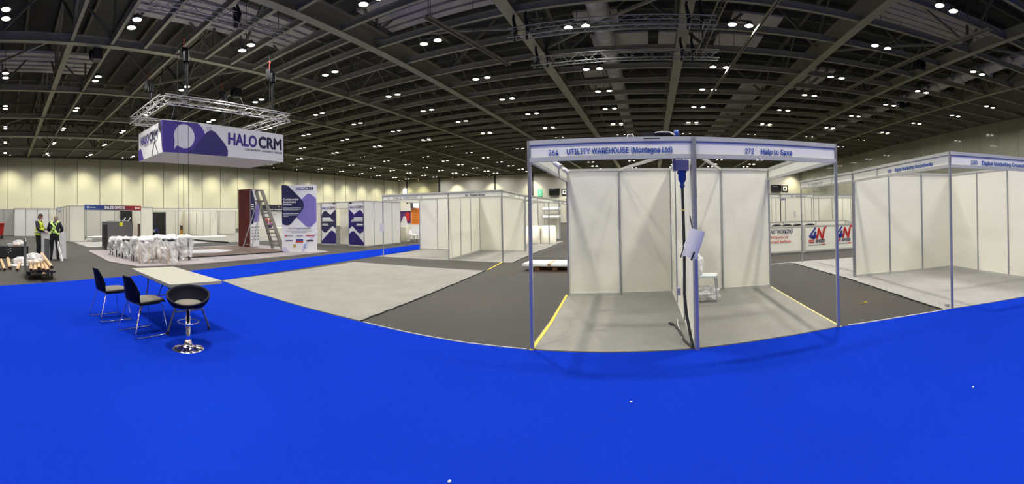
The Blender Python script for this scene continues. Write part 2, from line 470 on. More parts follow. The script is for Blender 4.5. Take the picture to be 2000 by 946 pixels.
mb = MB(); mb.tube([(-.6, 0, .9), (-.75, 0, .3), (-.5, 0, -.1), (-.55, 0, -.5)], [.1, .12, .14, .1], 8); mb.build('flexible_hose', DUCT, t)
def strips(c, n, pitch, length, along, label, wid=.42):
    t = thing('roof_service_strip', c, label, 'roof service strips')
    for i in range(n):
        o = (i - (n - 1) / 2) * pitch
        d = (length, wid, .16) if along == 'x' else (wid, length, .16)
        MB().box((0, o, 0) if along == 'x' else (o, 0, 0), d).build('strip', SHEET, t)
    return t
strips((-17.0, 10.6, 11.4), 5, .62, 9.4, 'y', 'pale parallel sheet strips above the hanging white sign')
strips((-9.7, 16.2, 11.5), 5, .62, 6.0, 'x', 'pale parallel sheet strips in the bay right of the deep girder')
strips((14.6, 16.9, 11.6), 6, .52, 6.6, 'x', 'pale parallel sheet strips in the roof bay at the upper right')
strips((-25.8, 2, 11.5), 5, .7, 7, 'y', 'pale parallel sheet strips in the roof bay at the far upper left')
strips((11.2, 28, 11.2), 4, .7, 5, 'y', 'short pale parallel sheet strips over the right hand stand')
strips((24.6, 17, 11.6), 5, .7, 7, 'x', 'pale parallel sheet strips near the glossy olive wall')
t = thing('roof_service_strip', (8.0, 42, 11.3), 'ladder of pale ceiling panels receding over the right of the centre', 'roof service strips')
for k in range(16): MB().box((0, -11 + 1.5 * k, 0), (2.0, 1.25, .08)).build('panel', SHEET, t)
t = thing('roof_service_strip', (3.4, 23.5, 11.6), 'broad pale ceiling panels over the centre of the hall', 'roof service strips')
for i, (x, y, sx, sy) in enumerate([(-5, 0, 3.2, 1.8), (-1.5, 0, 2.6, 1.8), (1.8, 0, 2.6, 1.8), (-6, -2.8, 2.2, 1.6), (2.2, -2.6, 2.6, 1.6), (-7.2, 5, 1.6, 2.2), (-7.2, 8, 1.6, 2.2)]): MB().box((x, y, 0), (sx, sy, .1)).build('panel', SHEET, t)
def tray(a, b, label, wd=.3):
    t = thing('cable_tray', a, label, 'cable tray'); a = Vector(a); b = Vector(b); d = b - a
    q = Vector((-d.y, d.x, 0)).normalized() * wd / 2
    mb = MB(); mb.bar(q, d + q, .03, .09); mb.bar(-q, d - q, .03, .09)
    n = int(d.length / .5)
    for i in range(n + 1): mb.bar(d * (i / n) + q, d * (i / n) - q, .03, .02)
    for k in (0.02, .5, .98): MB().tube([d * k, d * k + Vector((0, 0, 13.88 - a.z))], .015, 5).build('hanger_rod', BEAMD, t)
    mb.build('ladder_rack', BEAM, t); MB().tube([(0, 0, .03), d + Vector((0, 0, .03))], .05, 6).build('cable', BLACKM, t)
tray((2.75, 13.5, 9.2), (2.45, 19.7, 9.2), 'narrow cable tray hanging near the roof centre beside the rigging truss')
tray((-8.1, 13.5, 9.3), (-7.0, 19.8, 9.3), 'cable tray dropping across the bay right of the deep girder', .22)
tray((13.2, 12, 9.3), (12.2, 24, 9.3), 'cable tray crossing the roof bay at the upper right', .2)
tray((4.75, 13, 9.25), (3.95, 28, 9.25), 'thin cable tray between the centre lamps and the right girder', .1)

# ------------------------------------------------------------------ high bay lights
lt = thing('high_bay_light', (0, 0, 0), 'twin white high bay lamp hanging under the roof steel', 'ceiling light', 'high bay ceiling lights')
MB().bar((-.45, 0, .12), (.45, 0, .12), .06, .06).bar((0, 0, .12), (0, 0, 4.45), .025, .025).build('mounting_bar', BEAMD, lt)
ld = bpy.data.lights.new('lamp_light', 'AREA'); ld.shape = 'DISK'; ld.size = .24; ld.spread = math.radians(SPREAD)
ld2 = ld.copy(); ld2.spread = math.radians(SPREAD2); ld2.energy = LAMP_W * .93; ld.energy = LAMP_W * 1.2; ld.energy = LAMP_W; ld.color = LAMP_COL
for s in (-1, 1):
    h = MB().lathe([(.05, .1), (.12, .09), (.20, -.05), (.21, -.08), (.18, -.08)], (s * .36, 0, 0), 14).build('lamp_housing', BEAMD, lt)
    MB().lathe([(.175, -.07), (.13, -.085), (.001, -.09)], (s * .36, 0, 0), 12).build('lens', LENS, h)
    lo = bpy.data.objects.new('lamp_light', ld if s < 0 else ld2); COL.objects.link(lo); lo.parent = h; lo.location = (s * .36, 0, -.12)
LX = [-49.2, -42.2, -35.4, -28.8, -22.3, -15.5, -9.3, -2.95, 3.85, 10.7, 17.2, 23.8]
LY = [-10.6, -5.3, 0, 5.05, 10.4, 15.8, 21.4, 25.9, 31.4, 36.8, 42.1, 47.4, 52.7, 58.0, 63.3, 68.6, 73.0]
first = True
NG = {-9.3: 'second long bay', }
LYR = [-9.4, -4.0, 1.4, 6.8, 12.1, 16.8, 21.9, 26.0] + LY[8:]
for iy in range(len(LY)):
    for x in LX:
        y = (LY if x < -6 else LYR)[iy]
        if x == -9.3 and 0 <= y < 12: y += 1.1
        if y < -3 and (x < -36): continue
        loc = (x + random.uniform(-.1, .1), y, HW - .02 + (.25 if y > 30 else 0))
        if x < -30: lab = 'twin high bay lamp over the left hand third of the hall'
        elif x < -12: lab = 'twin high bay lamp over the hall left of the deep centre-left girder'
        elif x < 9: lab = 'twin high bay lamp over the centre of the hall between the two deep girders'
        else: lab = 'twin high bay lamp over the hall right of the deep right girder'
        if first: lt.location = loc; lt['label'] = lab; first = False; lt['group'] = lab.replace('twin', 'twins:'); lt['group'] = 'high bay lamps, ' + lab[25:]
        else:
            o = dup(lt, loc, 0, lab, 'high bay lamps, ' + lab[25:])
# wall washers
wd = thing('wall_downlight', (0, 0, 0), 'small round downlight near the top of the cream partition wall', 'ceiling light', 'downlights along the cream partition wall')
MB().lathe([(.0, .14), (.1, .13), (.13, -.02), (.11, -.02)], (0, 0, 0), 12).build('housing', BEAMD, wd)
MB().lathe([(.11, -.01), (.001, -.015)], (0, 0, 0), 10).build('lens', LENS, wd)
sp = bpy.data.lights.new('washer_light', 'SPOT'); sp.energy = WASH_W * 14; sp.spot_size = math.radians(95); sp.spot_blend = 1.0; sp.shadow_soft_size = .1; sp.color = (1, .93, .66)
sl = bpy.data.objects.new('washer_light', sp); COL.objects.link(sl); sl.parent = wd; sl.location = (0, 0, -.06); sl.rotation_euler = (0, math.radians(14), 0)
wd.location = (XL + 2.5, -9, HW - .05)
y = -4.2
while y < 75:
    dup(wd, (XL + 2.5, y, HW - .05), 0); y += 4.8
wb = dup(wd, (-51, YB - 2.0, HW - .05), -PI / 2, 'small round downlight at the top of the white end wall', 'downlights along the end wall')
x = -46.9
while x < 28:
    dup(wb, (x, YB - 2.0, HW - .05), -PI / 2); x += 8.2

# things on the end wall
t = thing('exit_sign', (-21.0, YB - .15, 5.2), 'green illuminated exit sign on the end wall', 'exit sign')
MB().box((0, 0, .6), (.75, .14, 1.25)).build('sign_box', EXITG, t)
MB().box((0, -.08, .75), (.16, .02, .4)).box((0, -.08, .42), (.4, .02, .1)).build('running_figure', WTXT, t)
t = thing('illuminated_sign', (-51.6, YB - .2, 6.6), 'small white lit sign box beside the roller shutter', 'sign')
MB().box((0, 0, .6), (.95, .15, 1.2)).build('sign_box', LITW, t)
def screen(x, lab):
    t = thing('wall_screen', (x, YB - .2, 5.1), lab, 'screen')
    MB().box((0, 0, .75), (2.05, .14, 1.3)).build('screen_panel', BLACK, t)
    MB().box((-.35, -.08, 1.12), (1.1, .01, .1)).build('display_line', GREYTXT, t)
def picture(x, lab):
    t = thing('picture_frame', (x, YB - .05, 5.2), lab, 'picture')
    MB().box((0, 0, .6), (1.15, .1, 1.25)).build('frame', BLACK, t)
    MB().box((0, -.06, .6), (.8, .02, .9)).build('picture_sheet', WTXT, t)
    MB().lathe([(.2, 0), (.001, 0)], (0, -.075, .6), 12, M=Matrix.Rotation(PI / 2, 3, 'X')).build('pictogram', BLACK, t)
screen(-18.1, 'black wall screen seen beside the left edge of the nearest stand')
screen(23.9, 'black wall screen seen through the opening right of the nearest stand')
picture(-16.15, 'square black framed picture left of the nearest stand')
picture(25.7, 'square black framed picture seen right of the nearest stand')

# ------------------------------------------------------------------ carpets and tape
def carpet(pts, m, z, label, edge=None, name='carpet'):
    x0 = sum(p[0] for p in pts) / len(pts); y0 = sum(p[1] for p in pts) / len(pts)
    mb = MB(); mb.prism([(p[0] - x0, p[1] - y0) for p in pts], 0, z)
    o = mb.build(name, m); o.location = (x0, y0, 0); tag(o, label, 'carpet')
    if edge:
        q = MB()
        for i in range(len(edge) - 1):
            a = Vector(edge[i]); b = Vector(edge[i + 1]); n = max(1, int((b - a).length / .12)); pr = None
            for k in range(n + 1):
                p = a.lerp(b, k / n); p = Vector((p.x - x0 + random.uniform(-.012, .012), p.y - y0 + random.uniform(-.012, .012), .008 + random.uniform(0, .006)))
                if pr is not None: q.bar(pr, p, .02, .016)
                pr = p
        q.build('frayed_edge', EDGE, o)
    return o
NEAR = [(-9.27, 5.34), (-7.5, 5.08), (-5.8, 4.93), (-4.18, 4.82), (-3.17, 4.73), (-2.37, 4.69), (-1.4, 4.70), (-.63, 4.73), (.5, 4.81), (1.4, 4.93), (2.43, 5.05), (3.4, 4.98), (4.31, 4.86), (5.66, 4.49), (7.5, 4.0), (10, 3.5), (16, 2.8)]
carpet([(-9.3, -14), (-9.6, -4), (-9.82, -.11), (-10.72, 2.32), (-11.04, 3.87), (-11.77, 7.37), (-12.57, 12.53), (-12.6, 26), (-10.75, 26), (-10.7, 16.9), (-10.49, 13.77), (-10.26, 11.43), (-9.87, 8.9)] + NEAR + [(16, -14)], BLUE, .006, 'bright royal blue aisle carpet covering the floor in front of the stands')
carpet([(-9.24, 5.36), (-9.8, 11.11), (-7, 11.1), (-4.72, 11.02), (-4.16, 4.86), (-5.8, 4.96), (-7.5, 5.1)], GREYC, .008, 'large plain light grey carpet lying empty beside the blue aisle', edge=[(-4.72, 11.02), (-4.16, 4.86)])
carpet([(-1.47, 4.735), (-.63, 4.76), (.5, 4.84), (1.4, 4.96), (2.46, 5.08), (2.5, 8.35), (-1.66, 8.1)], GREYC, .008, 'mottled light grey carpet inside the nearest white stand')
carpet([(4.2, 4.9), (5.66, 4.53), (7.6, 4.02), (7.7, 12.0), (4.15, 12.0), (4.34, 8.28)], LILC, .008, 'pale grey carpet inside the right hand stand with a dark frayed edge', edge=[(4.18, 4.92), (4.27, 6.5), (4.34, 8.28), (4.18, 11.67)])
carpet([(-10.45, 13.15), (-7.15, 13.2), (-4.6, 13.1), (-4.9, 17.5), (-5.2, 24), (-10.6, 24)], GREYC, .008, 'light grey carpet under the row of stands beyond the empty grey patch', edge=[(-4.6, 13.1), (-4.9, 17.5)])
carpet([(-30.2, 4.6), (-22.6, 4.6), (-22.4, 9), (-24, 13), (-30.5, 13)], LILC, .008, 'pale carpet in front of the stand with the blue and red header')
carpet([(-36, 13.2), (-23.5, 14.2), (-22.8, 20), (-26, 24), (-38, 24)], GREYC, .008, 'grey carpet under the far stands behind the dark red slatted column')
def strip(pts, w_, m, label, name='floor_tape', z=.010):
    mb = MB()
    for i in range(len(pts) - 1): mb.bar((*pts[i], z / 2 + .003), (*pts[i + 1], z / 2 + .003), w_, z)
    o = mb.build(name, m, None, (*pts[0], 0)); return tag(o, label, 'tape')
strip([(-1.43, 4.68), (-1.5, 5.9), (-1.69, 8.0)], .045, YTAPE, 'bright yellow tape along the left edge of the nearest stand')
strip([(2.47, 5.03), (2.46, 8.31)], .035, YTAPE2, 'pale yellow tape along the right edge of the nearest stand')
strip([(-4.72, 11.2), (-5.0, 13.13)], .05, YTAPE, 'short yellow tape from the empty grey carpet to a far stand post')
strip([(-4.1, 4.83), (-3.17, 4.745), (-2.37, 4.705), (-1.5, 4.71)], .014, WTAPE, 'thin white line where the blue carpet meets dark floor left of the nearest stand')
strip([(2.6, 5.06), (3.4, 4.995), (4.2, 4.88)], .022, WTAPE, 'thin white line where the blue carpet meets dark floor right of the nearest stand')
strip([(2.6, 11.55), (4.2, 11.9)], .03, WTAPE, 'white tape line on the dark floor in front of the banner counter')
strip([(3.35, 6.1), (3.50, 6.1), (3.50, 6.2)], .012, YTAPE, 'tiny yellow corner mark on the dark floor')
for i, (x, y) in enumerate([(2.1, 1.05), (-.2, 3.5), (2.55, 2.6), (-1.2, 2.2)]):
    o = MB().box((0, 0, .012), (.02, .012, .008), .4 * i).build('paper_scrap', PAPER); o.location = (x, y, 0)
    tag(o, ['white scrap on the blue carpet at the lower right', 'tiny white fleck on the blue carpet in front of the stand', 'white scrap on the blue carpet below the right stand', 'tiny white fleck on the blue carpet left of the centre'][i], 'scrap')

# ------------------------------------------------------------------ shell scheme stands
PH = 2.5
def post_mb(x, y, h=PH, r=.023):
    mb = MB(); mb.tube([(x, y, 0.0), (x, y, h)], r, 8); mb.sm = [False] * len(mb.sm); return mb
def lerp2(a, b, t): return (a[0] + (b[0] - a[0]) * t, a[1] + (b[1] - a[1]) * t)
class Stand:
    def __init__(s, name, loc, label, cat='exhibition stand', group=None):
        s.o = thing(name, (loc[0], loc[1], 0), label, cat, group); s.l = Vector((loc[0], loc[1], 0)); s.posts = []
    def put(s, mb, name, m, label=None):
        mb.v = [tuple(Vector(v) - s.l) for v in mb.v]
        o = mb.build(name, m, s.o)
        if label: o['label'] = label
        return o
    def post(s, p, h=PH, r=.023):
        for q in s.posts:
            if abs(q[0] - p[0]) + abs(q[1] - p[1]) < .06: return
        s.posts.append(p); s.put(post_mb(p[0], p[1], h, r), 'post', ALU)
    def wall(s, a, b, n, z0=0, z1=PH, m=None, base=True):
        for i in range(n):
            p = lerp2(a, b, i / n); q = lerp2(a, b, (i + 1) / n)
            s.put(MB().span(p, q, z0 + .055, z1 - .045, .006), 'wall_panel', m or PANEL)
        for i in range(n + 1): s.post(lerp2(a, b, i / n), z1)
        s.put(MB().span(a, b, z1 - .05, z1, .034), 'top_rail', ALUM)
        s.put(MB().span(a, b, z0 + .005, z0 + .06, .034), 'bottom_rail', ALUM)
    def rail(s, a, b, z, h=.05, name='tie_rail'): s.put(MB().span(a, b, z, z + h, .03), name, ALUM)
    def fascia(s, a, b, side=1, texts=(), joints=(), h=.255, top=PH, m=None):
        s.put(MB().span(a, b, top - .052, top, .045), 'top_rail', ALUM)
        s.put(MB().span(a, b, top - h, top - h + .05, .045), 'bottom_rail', ALUM)
        f = s.put(MB().span(a, b, top - h + .05, top - .052, .012), 'fascia_board', m or FASC)
        s.post(a); s.post(b)
        fc = Face(lerp2((a[0] - s.l.x, a[1] - s.l.y), (0, 0), 0), (b[0] - s.l.x, b[1] - s.l.y), 0, side, .009)
        for u in joints: MB().box(fc.P(u, top - h / 2, .5), (.035, .035, h), math.atan2(fc.u.y, fc.u.x)).build('joint_bar', ALUM, s.o)
        for txt, u0, u1, v, hh, mm in texts:
            if side < 0: u0, u1 = u1, u0; fc.text(txt, u0, u0 + abs(u1 - u0), v, hh, mm, f)
            else: fc.text(txt, u0, u1, v, hh, mm, f, .018)
        # thin matt blue-grey bead under the top rail
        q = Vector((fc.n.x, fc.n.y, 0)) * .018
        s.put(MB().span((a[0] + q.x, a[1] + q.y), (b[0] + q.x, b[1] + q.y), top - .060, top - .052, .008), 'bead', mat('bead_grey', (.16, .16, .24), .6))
        return f

# nearest double stand
A, B, C = (-1.43, 4.72), (.5, 4.81), (2.44, 5.05)
AR, BR, CR = (-1.64, 7.95), (.40, 8.20), (2.45, 8.31)
st = Stand('exhibition_stand', (.5, 4.81), 'nearest white double exhibition stand with two named header boards, one wrapped chair inside', 'exhibition stand')
st.wall(AR, BR, 2); st.wall(BR, CR, 2); st.wall(BR, B, 3)
st.post(A, r=.026); st.post(C, r=.026)
st.put(post_mb(B[0] + .012, B[1] - .03, PH, .026), 'post', ALU)
st.fascia(A, B, 1, [('264', .24, .36, 2.315, .062, BTXT), ('UTILITY WAREHOUSE (Montagna Ltd)', .46, 1.69, 2.315, .064, BTXT)])
st.fascia(B, C, 1, [('272', .65, .765, 2.315, .062, BTXT), ('Help to Save', .86, 1.29, 2.315, .064, BTXT)])
st.fascia(AR, A, -1, joints=(1.1,)); st.fascia(C, CR, 1, joints=(1.0,))
st.rail(lerp2(AR, BR, .5), (.47, 5.55), 2.44); st.rail(lerp2(BR, CR, .5), (.53, 5.55), 2.44)
st.put(MB().box((.02, 4.72, 2.47), (.19, .012, .012)), 'clip', BLACK)
st.put(MB().box((.385, 6.05, .45), (.05, .10, .10)), 'socket_box', LILAC)

# power distribution box and its plug on the divider
t = thing('power_box', (.37, 5.02, 2.12), 'lilac grey power box fixed under the header beside the middle post', 'power box')
MB().box((0, 0, .065), (.19, .16, .13)).build('box_body', LILAC, t)
MB().box((-.075, -.083, .065), (.012, .012, .12)).build('hinge_strip', LEGGREY, t)
t = thing('power_plug', (.385, 5.0, 2.12), 'dark blue industrial plug hanging with a long black cable', 'plug and cable')
MB().lathe([(.001, .0), (.050, .0), (.056, -.015), (.048, -.03), (.050, -.10), (.044, -.12), (.026, -.15), (.030, -.18), (.034, -.19), (.024, -.21), (.014, -.215)], (0, 0, 0), 14).box((-.05, 0, -.03), (.02, .03, .02)).build('plug_body', PLUGB, t)
MB().tube([(0, 0, -.20), (.005, .0, -.5), (.012, .01, -1.0), (.0, -.02, -1.5), (.02, -.05, -1.75), (.07, -.12, -2.05), (.075, -.16, -2.1), (.06, -.12, -2.105), (-.0, .1, -2.105), (-.03, .5, -2.105), (-.08, .80, -2.10)], .018, 8).build('cable', BLACKM, t)
MB().lathe([(.019, 0), (.022, .01), (.019, .02)], (.004, 0, -.49), 10).build('yellow_band', YTAPE, t)
MB().tube([(-.08, .80, -2.10), (-.13, .86, -2.085), (-.16, .88, -2.09)], [.014, .022, .014], 8).build('cable_end', BLACK, t)
MB().tube([(-.02, .2, -2.10), (-.035, .9, -2.10), (-.02, 1.1, -2.10)], .008, 6).build('white_cable', PAPER, t)

# rolled sheet hung on the middle post
t = thing('paper_roll', (.44, 4.70, 1.11), 'crumpled white rolled sheet strapped to the middle post of the nearest stand', 'paper roll')
tt = Matrix.Rotation(math.radians(19), 3, 'Y')
mb = MB(); vs = []; nu = 26
for k in range(9):
    for i in range(nu):
        a = 2 * PI * i / nu; rr_ = .080 + .003 * math.sin(3 * a + k * .5) + (.016 if i in (4, 5) else 0)
        vs.append(Vector((-.03, -.10, .0)) + tt @ Vector((rr_ * math.cos(a) * 1.15, rr_ * math.sin(a) * .8, .32 * k / 8)))
mb.add(vs, [(k * nu + i, k * nu + (i + 1) % nu, (k + 1) * nu + (i + 1) % nu, (k + 1) * nu + i) for k in range(8) for i in range(nu)] + [tuple(range(nu - 1, -1, -1)), tuple(range(8 * nu, 9 * nu))], False); mb.build('rolled_sheet', PAPER, t)
MB().bar((-.125, -.15, .0), (-.085, -.155, .12), .012).build('black_strap', BLACK, t)
MB().bar((.03, -.04, .30), (.0, -.035, .46), .012).build('black_strap', BLACK, t)
MB().bar((-.01, -.18, -.03), (.03, -.17, .06), .016).build('black_strap', BLACK, t)

# white spotlights on the side fascia
sp0 = thing('spotlight', (-1.52, 5.9, 2.36), 'white arm spotlight clipped inside the left header, the one nearer the front', 'spotlight', 'spotlights in the nearest stand')
MB().tube([(-.02, 0, .08), (.08, 0, .05), (.12, .02, .0)], .012, 8).build('arm', PAPER, sp0)
MB().lathe([(.001, .0), (.032, .005), (.036, .05), (.034, .10), (.050, .13), (.046, .13)], (.10, .02, .03), 12, M=Matrix.Rotation(math.radians(125), 3, 'Y')).build('lamp_head', PAPER, sp0)
MB().lathe([(.040, .0), (.001, .002)], (.205, .02, -.045), 10, M=Matrix.Rotation(math.radians(125), 3, 'Y')).build('lens', LGREY, sp0)
dup(sp0, (-1.57, 6.75, 2.36), .2, 'white arm spotlight clipped inside the left header, the one nearer the back wall')

# small kit on top of the header
t = thing('adaptor_box', (-.02, 4.86, 2.5), 'small dark adaptor box lying on top of the nearest header', 'adaptor')
MB().box((0, .02, .03), (.16, .12, .06)).build('box_body', BLACK, t)
t = thing('loose_cable', (.12, 4.9, 2.5), 'white looped cable with a blue connector on top of the nearest header', 'cable')
MB().tube([(-.4, 0, .0), (-.38, 0, .05), (-.33, .02, .06), (-.3, .02, .0)], .008, 6).tube([(-.12, 0, 0), (-.1, 0, .06), (.0, 0, .075), (.12, 0, .07), (.2, 0, .03), (.21, 0, 0)], .010, 6).build('cable', PAPER, t)
MB().lathe([(.001, 0), (.035, 0), (.035, .07), (.025, .1), (.001, .1)], (.2, .02, .0), 12).build('blue_connector', PLUGB, t)
MB().box((.02, 0, .03), (.2, .06, .05)).build('coiled_pack', DKBLUE, t)

# right hand stand
P0, P1, P2, P3 = (4.35, 4.88), (4.6, 8.55), (7.33, 8.2), (7.0, 3.95)
st = Stand('exhibition_stand', (4.35, 4.88), 'white corner exhibition stand at the right edge with two header boards of the same name')
st.wall(P1, P2, 3); st.wall(P2, P3, 4)
st.fascia(P0, (6.95, 4.45), 1, [('280', .40, .53, 2.315, .062, BTXT), ('Digital Marketing Groundworks', .62, 1.80, 2.315, .064, BTXT)])
st.fascia(P1, P0, 1, [('280', 1.69, 1.83, 2.315, .062, BTXT), ('Digital Marketing Groundworks', 1.97, 3.23, 2.315, .064, BTXT)], joints=(1.21,))
st.put(MB().box((4.35, 5.0, .03), (.05, .05, .05)), 'foot', ALU)
# stand behind it
Q0 = (4.5, 11.77)
st = Stand('exhibition_stand', (4.5, 11.77), 'open white header frame standing behind the right edge stand')
st.fascia(Q0, (4.6, 8.62), 1, [('31', .60, .68, 2.315, .06, GREYTXT), ('Log Blinds to', .80, 1.55, 2.315, .06, GREYTXT)], joints=(2.1,))
st.fascia((7.3, 8.62), (7.35, 11.77), 1)
st.wall((7.35, 10.7), (7.35, 11.77), 1)
st.post(Q0)
st.rail((4.5, 11.77), (7.35, 11.77), 2.44)

# low banner counter
N0, N1 = (1.8, 14.4), (7.85, 14.52)
st = Stand('banner_barrier', (1.8, 14.4), 'waist high white barrier with red and blue printed banners', 'barrier')
def on(u): return (N0[0] + (N1[0] - N0[0]) * u / 6.05, N0[1] + (N1[1] - N0[1]) * u / 6.05)
st.wall(on(0), on(1.9), 1, 0.03, 1.02, FASC); st.wall(on(1.9), on(3.75), 1, 0.03, 1.02, FASC); st.wall(on(3.83), on(6.0), 1, 0.03, 1.02, FASC)
st.put(MB().box((on(3.79)[0], on(3.79)[1] - .03, .52), (.12, .05, 1.04)), 'joint_post', ALUM)
fc = Face((0, 0), (N1[0] - N0[0], N1[1] - N0[1]), 0, 1, .008)
fc.text('4N', .9, 1.6, .77, .14, REDT, st.o, .02, .25); fc.text('NETWORKING', 2.5, 3.37, .755, .15, NAVYTXT, st.o, .01, .25)
fc.text("nothing you've", 2.34, 3.18, .58, .10, REDT, st.o, .006, .2); fc.text('experienced before', 2.0, 3.28, .405, .10, REDT, st.o, .006, .2)
def logo4n(u):
    g = bpy.data.objects.new('logo', None); COL.objects.link(g); g.parent = st.o
    fc.text('4', u, u + .33, .50, .42, BLUT, g, .022, .25); fc.text('N', u + .29, u + .68, .49, .40, REDT, g, .022, .25, k=2)
    fc.poly([(u + .60, .87), (u + .74, .90), (u + .71, 1.0)], REDT, g, 'pencil_tip', 2)
    fc.text('SPEED', u + .26, u + .66, .355, .10, NAVYTXT, g, .03, .25)
    for k in range(3): fc.rect(u - .02, .355 + .045 * k, u + .22, .38 + .045 * k, REDT, g, 'stripe', 1)
    fc.rect(u - .03, .25, u + .50, .285, GREYTXT, g, 'small_line', 0); fc.rect(u + .52, .25, u + .70, .285, REDT, g, 'small_line', 0)
logo4n(4.02); logo4n(5.15)
st = Stand('low_partition', (3.2, 20.5), 'waist high white partition behind the banner barrier', 'barrier')
st.wall((3.2, 20.6), (10.4, 20.3), 4, .03, 1.02, PANEL); st.wall((10.4, 20.3), (8.1, 15.0), 3, .03, 1.02, PANEL)
ch = thing('stacking_chair', (5.6, 17.6, 0), 'black chair top showing over the banner barrier', 'chair', 'chairs behind the banner barrier')
MB().box((0, 0, .45), (.44, .42, .05)).build('seat', BLACK, ch)
MB().tube([(-.22, .2, .88), (-.1, .24, .93), (.1, .24, .93), (.22, .2, .88)], .05, 8).box((0, .22, .75), (.42, .03, .25)).build('backrest', BLACK, ch)
for sx in (-.19, .19):
    for sy in (-.18, .2): MB().tube([(sx, sy, 0), (sx, sy, .45)], .012, 6).build('leg', CHROME, ch)
for x, y in ((6.15, 17.7), (6.65, 17.65), (7.2, 17.5)): dup(ch, (x, y, 0), .05)

# stands further back on the right
st = Stand('exhibition_stand', (5.2, 20.9), 'far white stand with a header board seen above the banner barrier')
st.wall((5.0, 23.6), (9.0, 23.6), 4); st.wall((6.75, 20.75), (6.9, 23.6), 3)
st.fascia((3.9, 20.75), (8.7, 20.85), 1, [('300', 3.45, 3.6, 2.315, .07, GREYTXT), ('INSURANCE 4', 3.75, 4.4, 2.315, .07, GREYTXT)])
st.put(MB().tube([(6.72, 20.7, 0), (6.72, 20.7, 1.4), (6.74, 20.7, 1.8), (6.74, 20.7, 2.2)], .025, 6), 'power_cable', BLACK)
st.put(MB().box((6.9, 20.72, 2.18), (.2, .1, .1)), 'power_box', LILAC)
st.put(MB().box((8.0, 22.0, 1.35), (.12, .08, .35), .2), 'hanging_sheet', PAPER)
st = Stand('exhibition_stand', (9.2, 21.8), 'farther white stand set back from the glossy olive wall')
st.wall((9.0, 25.5), (15, 25.5), 6); st.wall((12.2, 21.9), (12.2, 25.5), 3); st.wall((9.0, 23.7), (9.0, 25.5), 2)
st.fascia((9.3, 22.6), (12.2, 21.9), 1); st.fascia((12.2, 21.9), (15.2, 21.0), 1)
st.wall((8.8, 24.4), (8.82, 24.5), 1)

# row of stands beyond the empty carpet
A, B, C = (-10.06, 13.18), (-7.15, 13.32), (-5.0, 13.2)
BR, CR, AR = (-7.58, 17.09), (-5.46, 17.14), (-10.7, 16.96)
st = Stand('exhibition_stand', B, 'white double exhibition stand left of the nearest one beyond the empty carpet')
st.wall(AR, (-9.68, 16.93), 1); st.wall((-8.62, 17.0), BR, 1); st.wall(BR, CR, 2); st.wall(B, BR, 3)
st.rail((-9.68, 16.93), (-8.62, 17.0), 2.45); st.post(A)
dr = st.put(MB().span((-9.66, 16.93), (-8.64, 17.0), .05, 2.44, .03), 'door', PANEL)
MB().box((-8.75 - B[0], 16.9 - B[1], 1.05), (.14, .06, .025)).build('door_handle', BLACK, dr)
st.fascia(A, B, 1, [('242', .24, .36, 2.315, .06, GREYTXT), ('CHANNEL 360 - CERTIFIED ADVISORS', .51, 1.60, 2.315, .06, GREYTXT)], joints=(1.77,))
st.fascia(B, C, 1, [('256', .71, .83, 2.315, .06, NAVYTXT), ('Business Minutes', .93, 1.5, 2.315, .06, NAVYTXT)])
st.fascia(C, CR, 1, [('2', .75, .82, 2.315, .06, GREYTXT), ('Ventura', 1.0, 1.75, 2.315, .06, GREYTXT)], joints=(1.9, 2.9))
st.fascia(AR, A, -1)
sh = st.put(MB().box((-10.06 + .0, 13.1, 1.18), (.22, .01, .32)), 'hanging_sheet', PAPER)

st = Stand('exhibition_stand', (-5.46, 18.4), 'white stand with draped counter seen left of the nearest stand')
st.wall((-8.5, 23.4), (-6.6, 23.4), 2)
st.wall((-8.9, 25.6), (-5.75, 25.6), 3)
st.fascia((-5.46, 17.3), (-5.5, 21.7), 1, joints=(2,))
st.fascia((-6.6, 21.75), (-5.55, 21.8), 1); st.fascia((-5.55, 21.8), (-5.7, 27.5), 1, [('HOSPICE  CARE', 1.0, 4.6, 2.315, .07, GREYTXT)], joints=(1.9, 3.8))
st.post((-5.6, 24.6))
dt = thing('draped_table', (-6.55, 22.3, 0), 'counter under a white cloth, the left of the two left of the nearest stand', 'table', 'draped counters in the far left row')
mb = MB(); n = 40; top = []; bot = []
for k in range(n):
    a = 2 * PI * k / n; ex = .38 * max(-1, min(1, 1.35 * math.cos(a))); ey = .35 * max(-1, min(1, 1.35 * math.sin(a)))
    top.append((ex, ey, .95)); wv = 1 + .035 * math.sin(k * 2.2); bot.append((ex * wv * 1.03, ey * wv * 1.06, .01))
mb.add(top + bot, [tuple(range(n))] + [(i, n + i, n + (i + 1) % n, (i + 1) % n) for i in range(n)], True); mb.build('white_cloth', CLOTHW, dt)
MB().box((0, 0, .96), (.66, .55, .03)).build('table_top', PANELW, dt)
dup(dt, (-5.78, 22.6, 0), .1, 'counter under a white cloth, the right of the two left of the nearest stand')
t = thing('wall_shelf', (-6.25, 25.4, 0), 'pair of white sloping shelves on the far stand wall', 'shelf')
for z in (1.45, 1.95): MB().box((0, -.12, z), (1.1, .3, .12), M=Matrix.Rotation(.5, 3, 'X')).build('shelf_board', PANELW, t)
for x in (-.5, .5): MB().box((x, -.02, 1.3), (.03, .03, 2.0)).build('upright', ALUM, t)
t = thing('display_rack', (-5.15, 28.6, 0), 'dark display rack with screens and white shelves at the end of the far left row', 'display rack')
MB().box((0, 0, 1.2), (1.3, .4, 2.4)).build('rack_body', PANELG, t)
for z, h in ((.55, .8), (1.75, .42), (2.25, .15)): MB().box((0, -.22, z), (1.15, .03, h)).build('black_screen', BLACK, t)
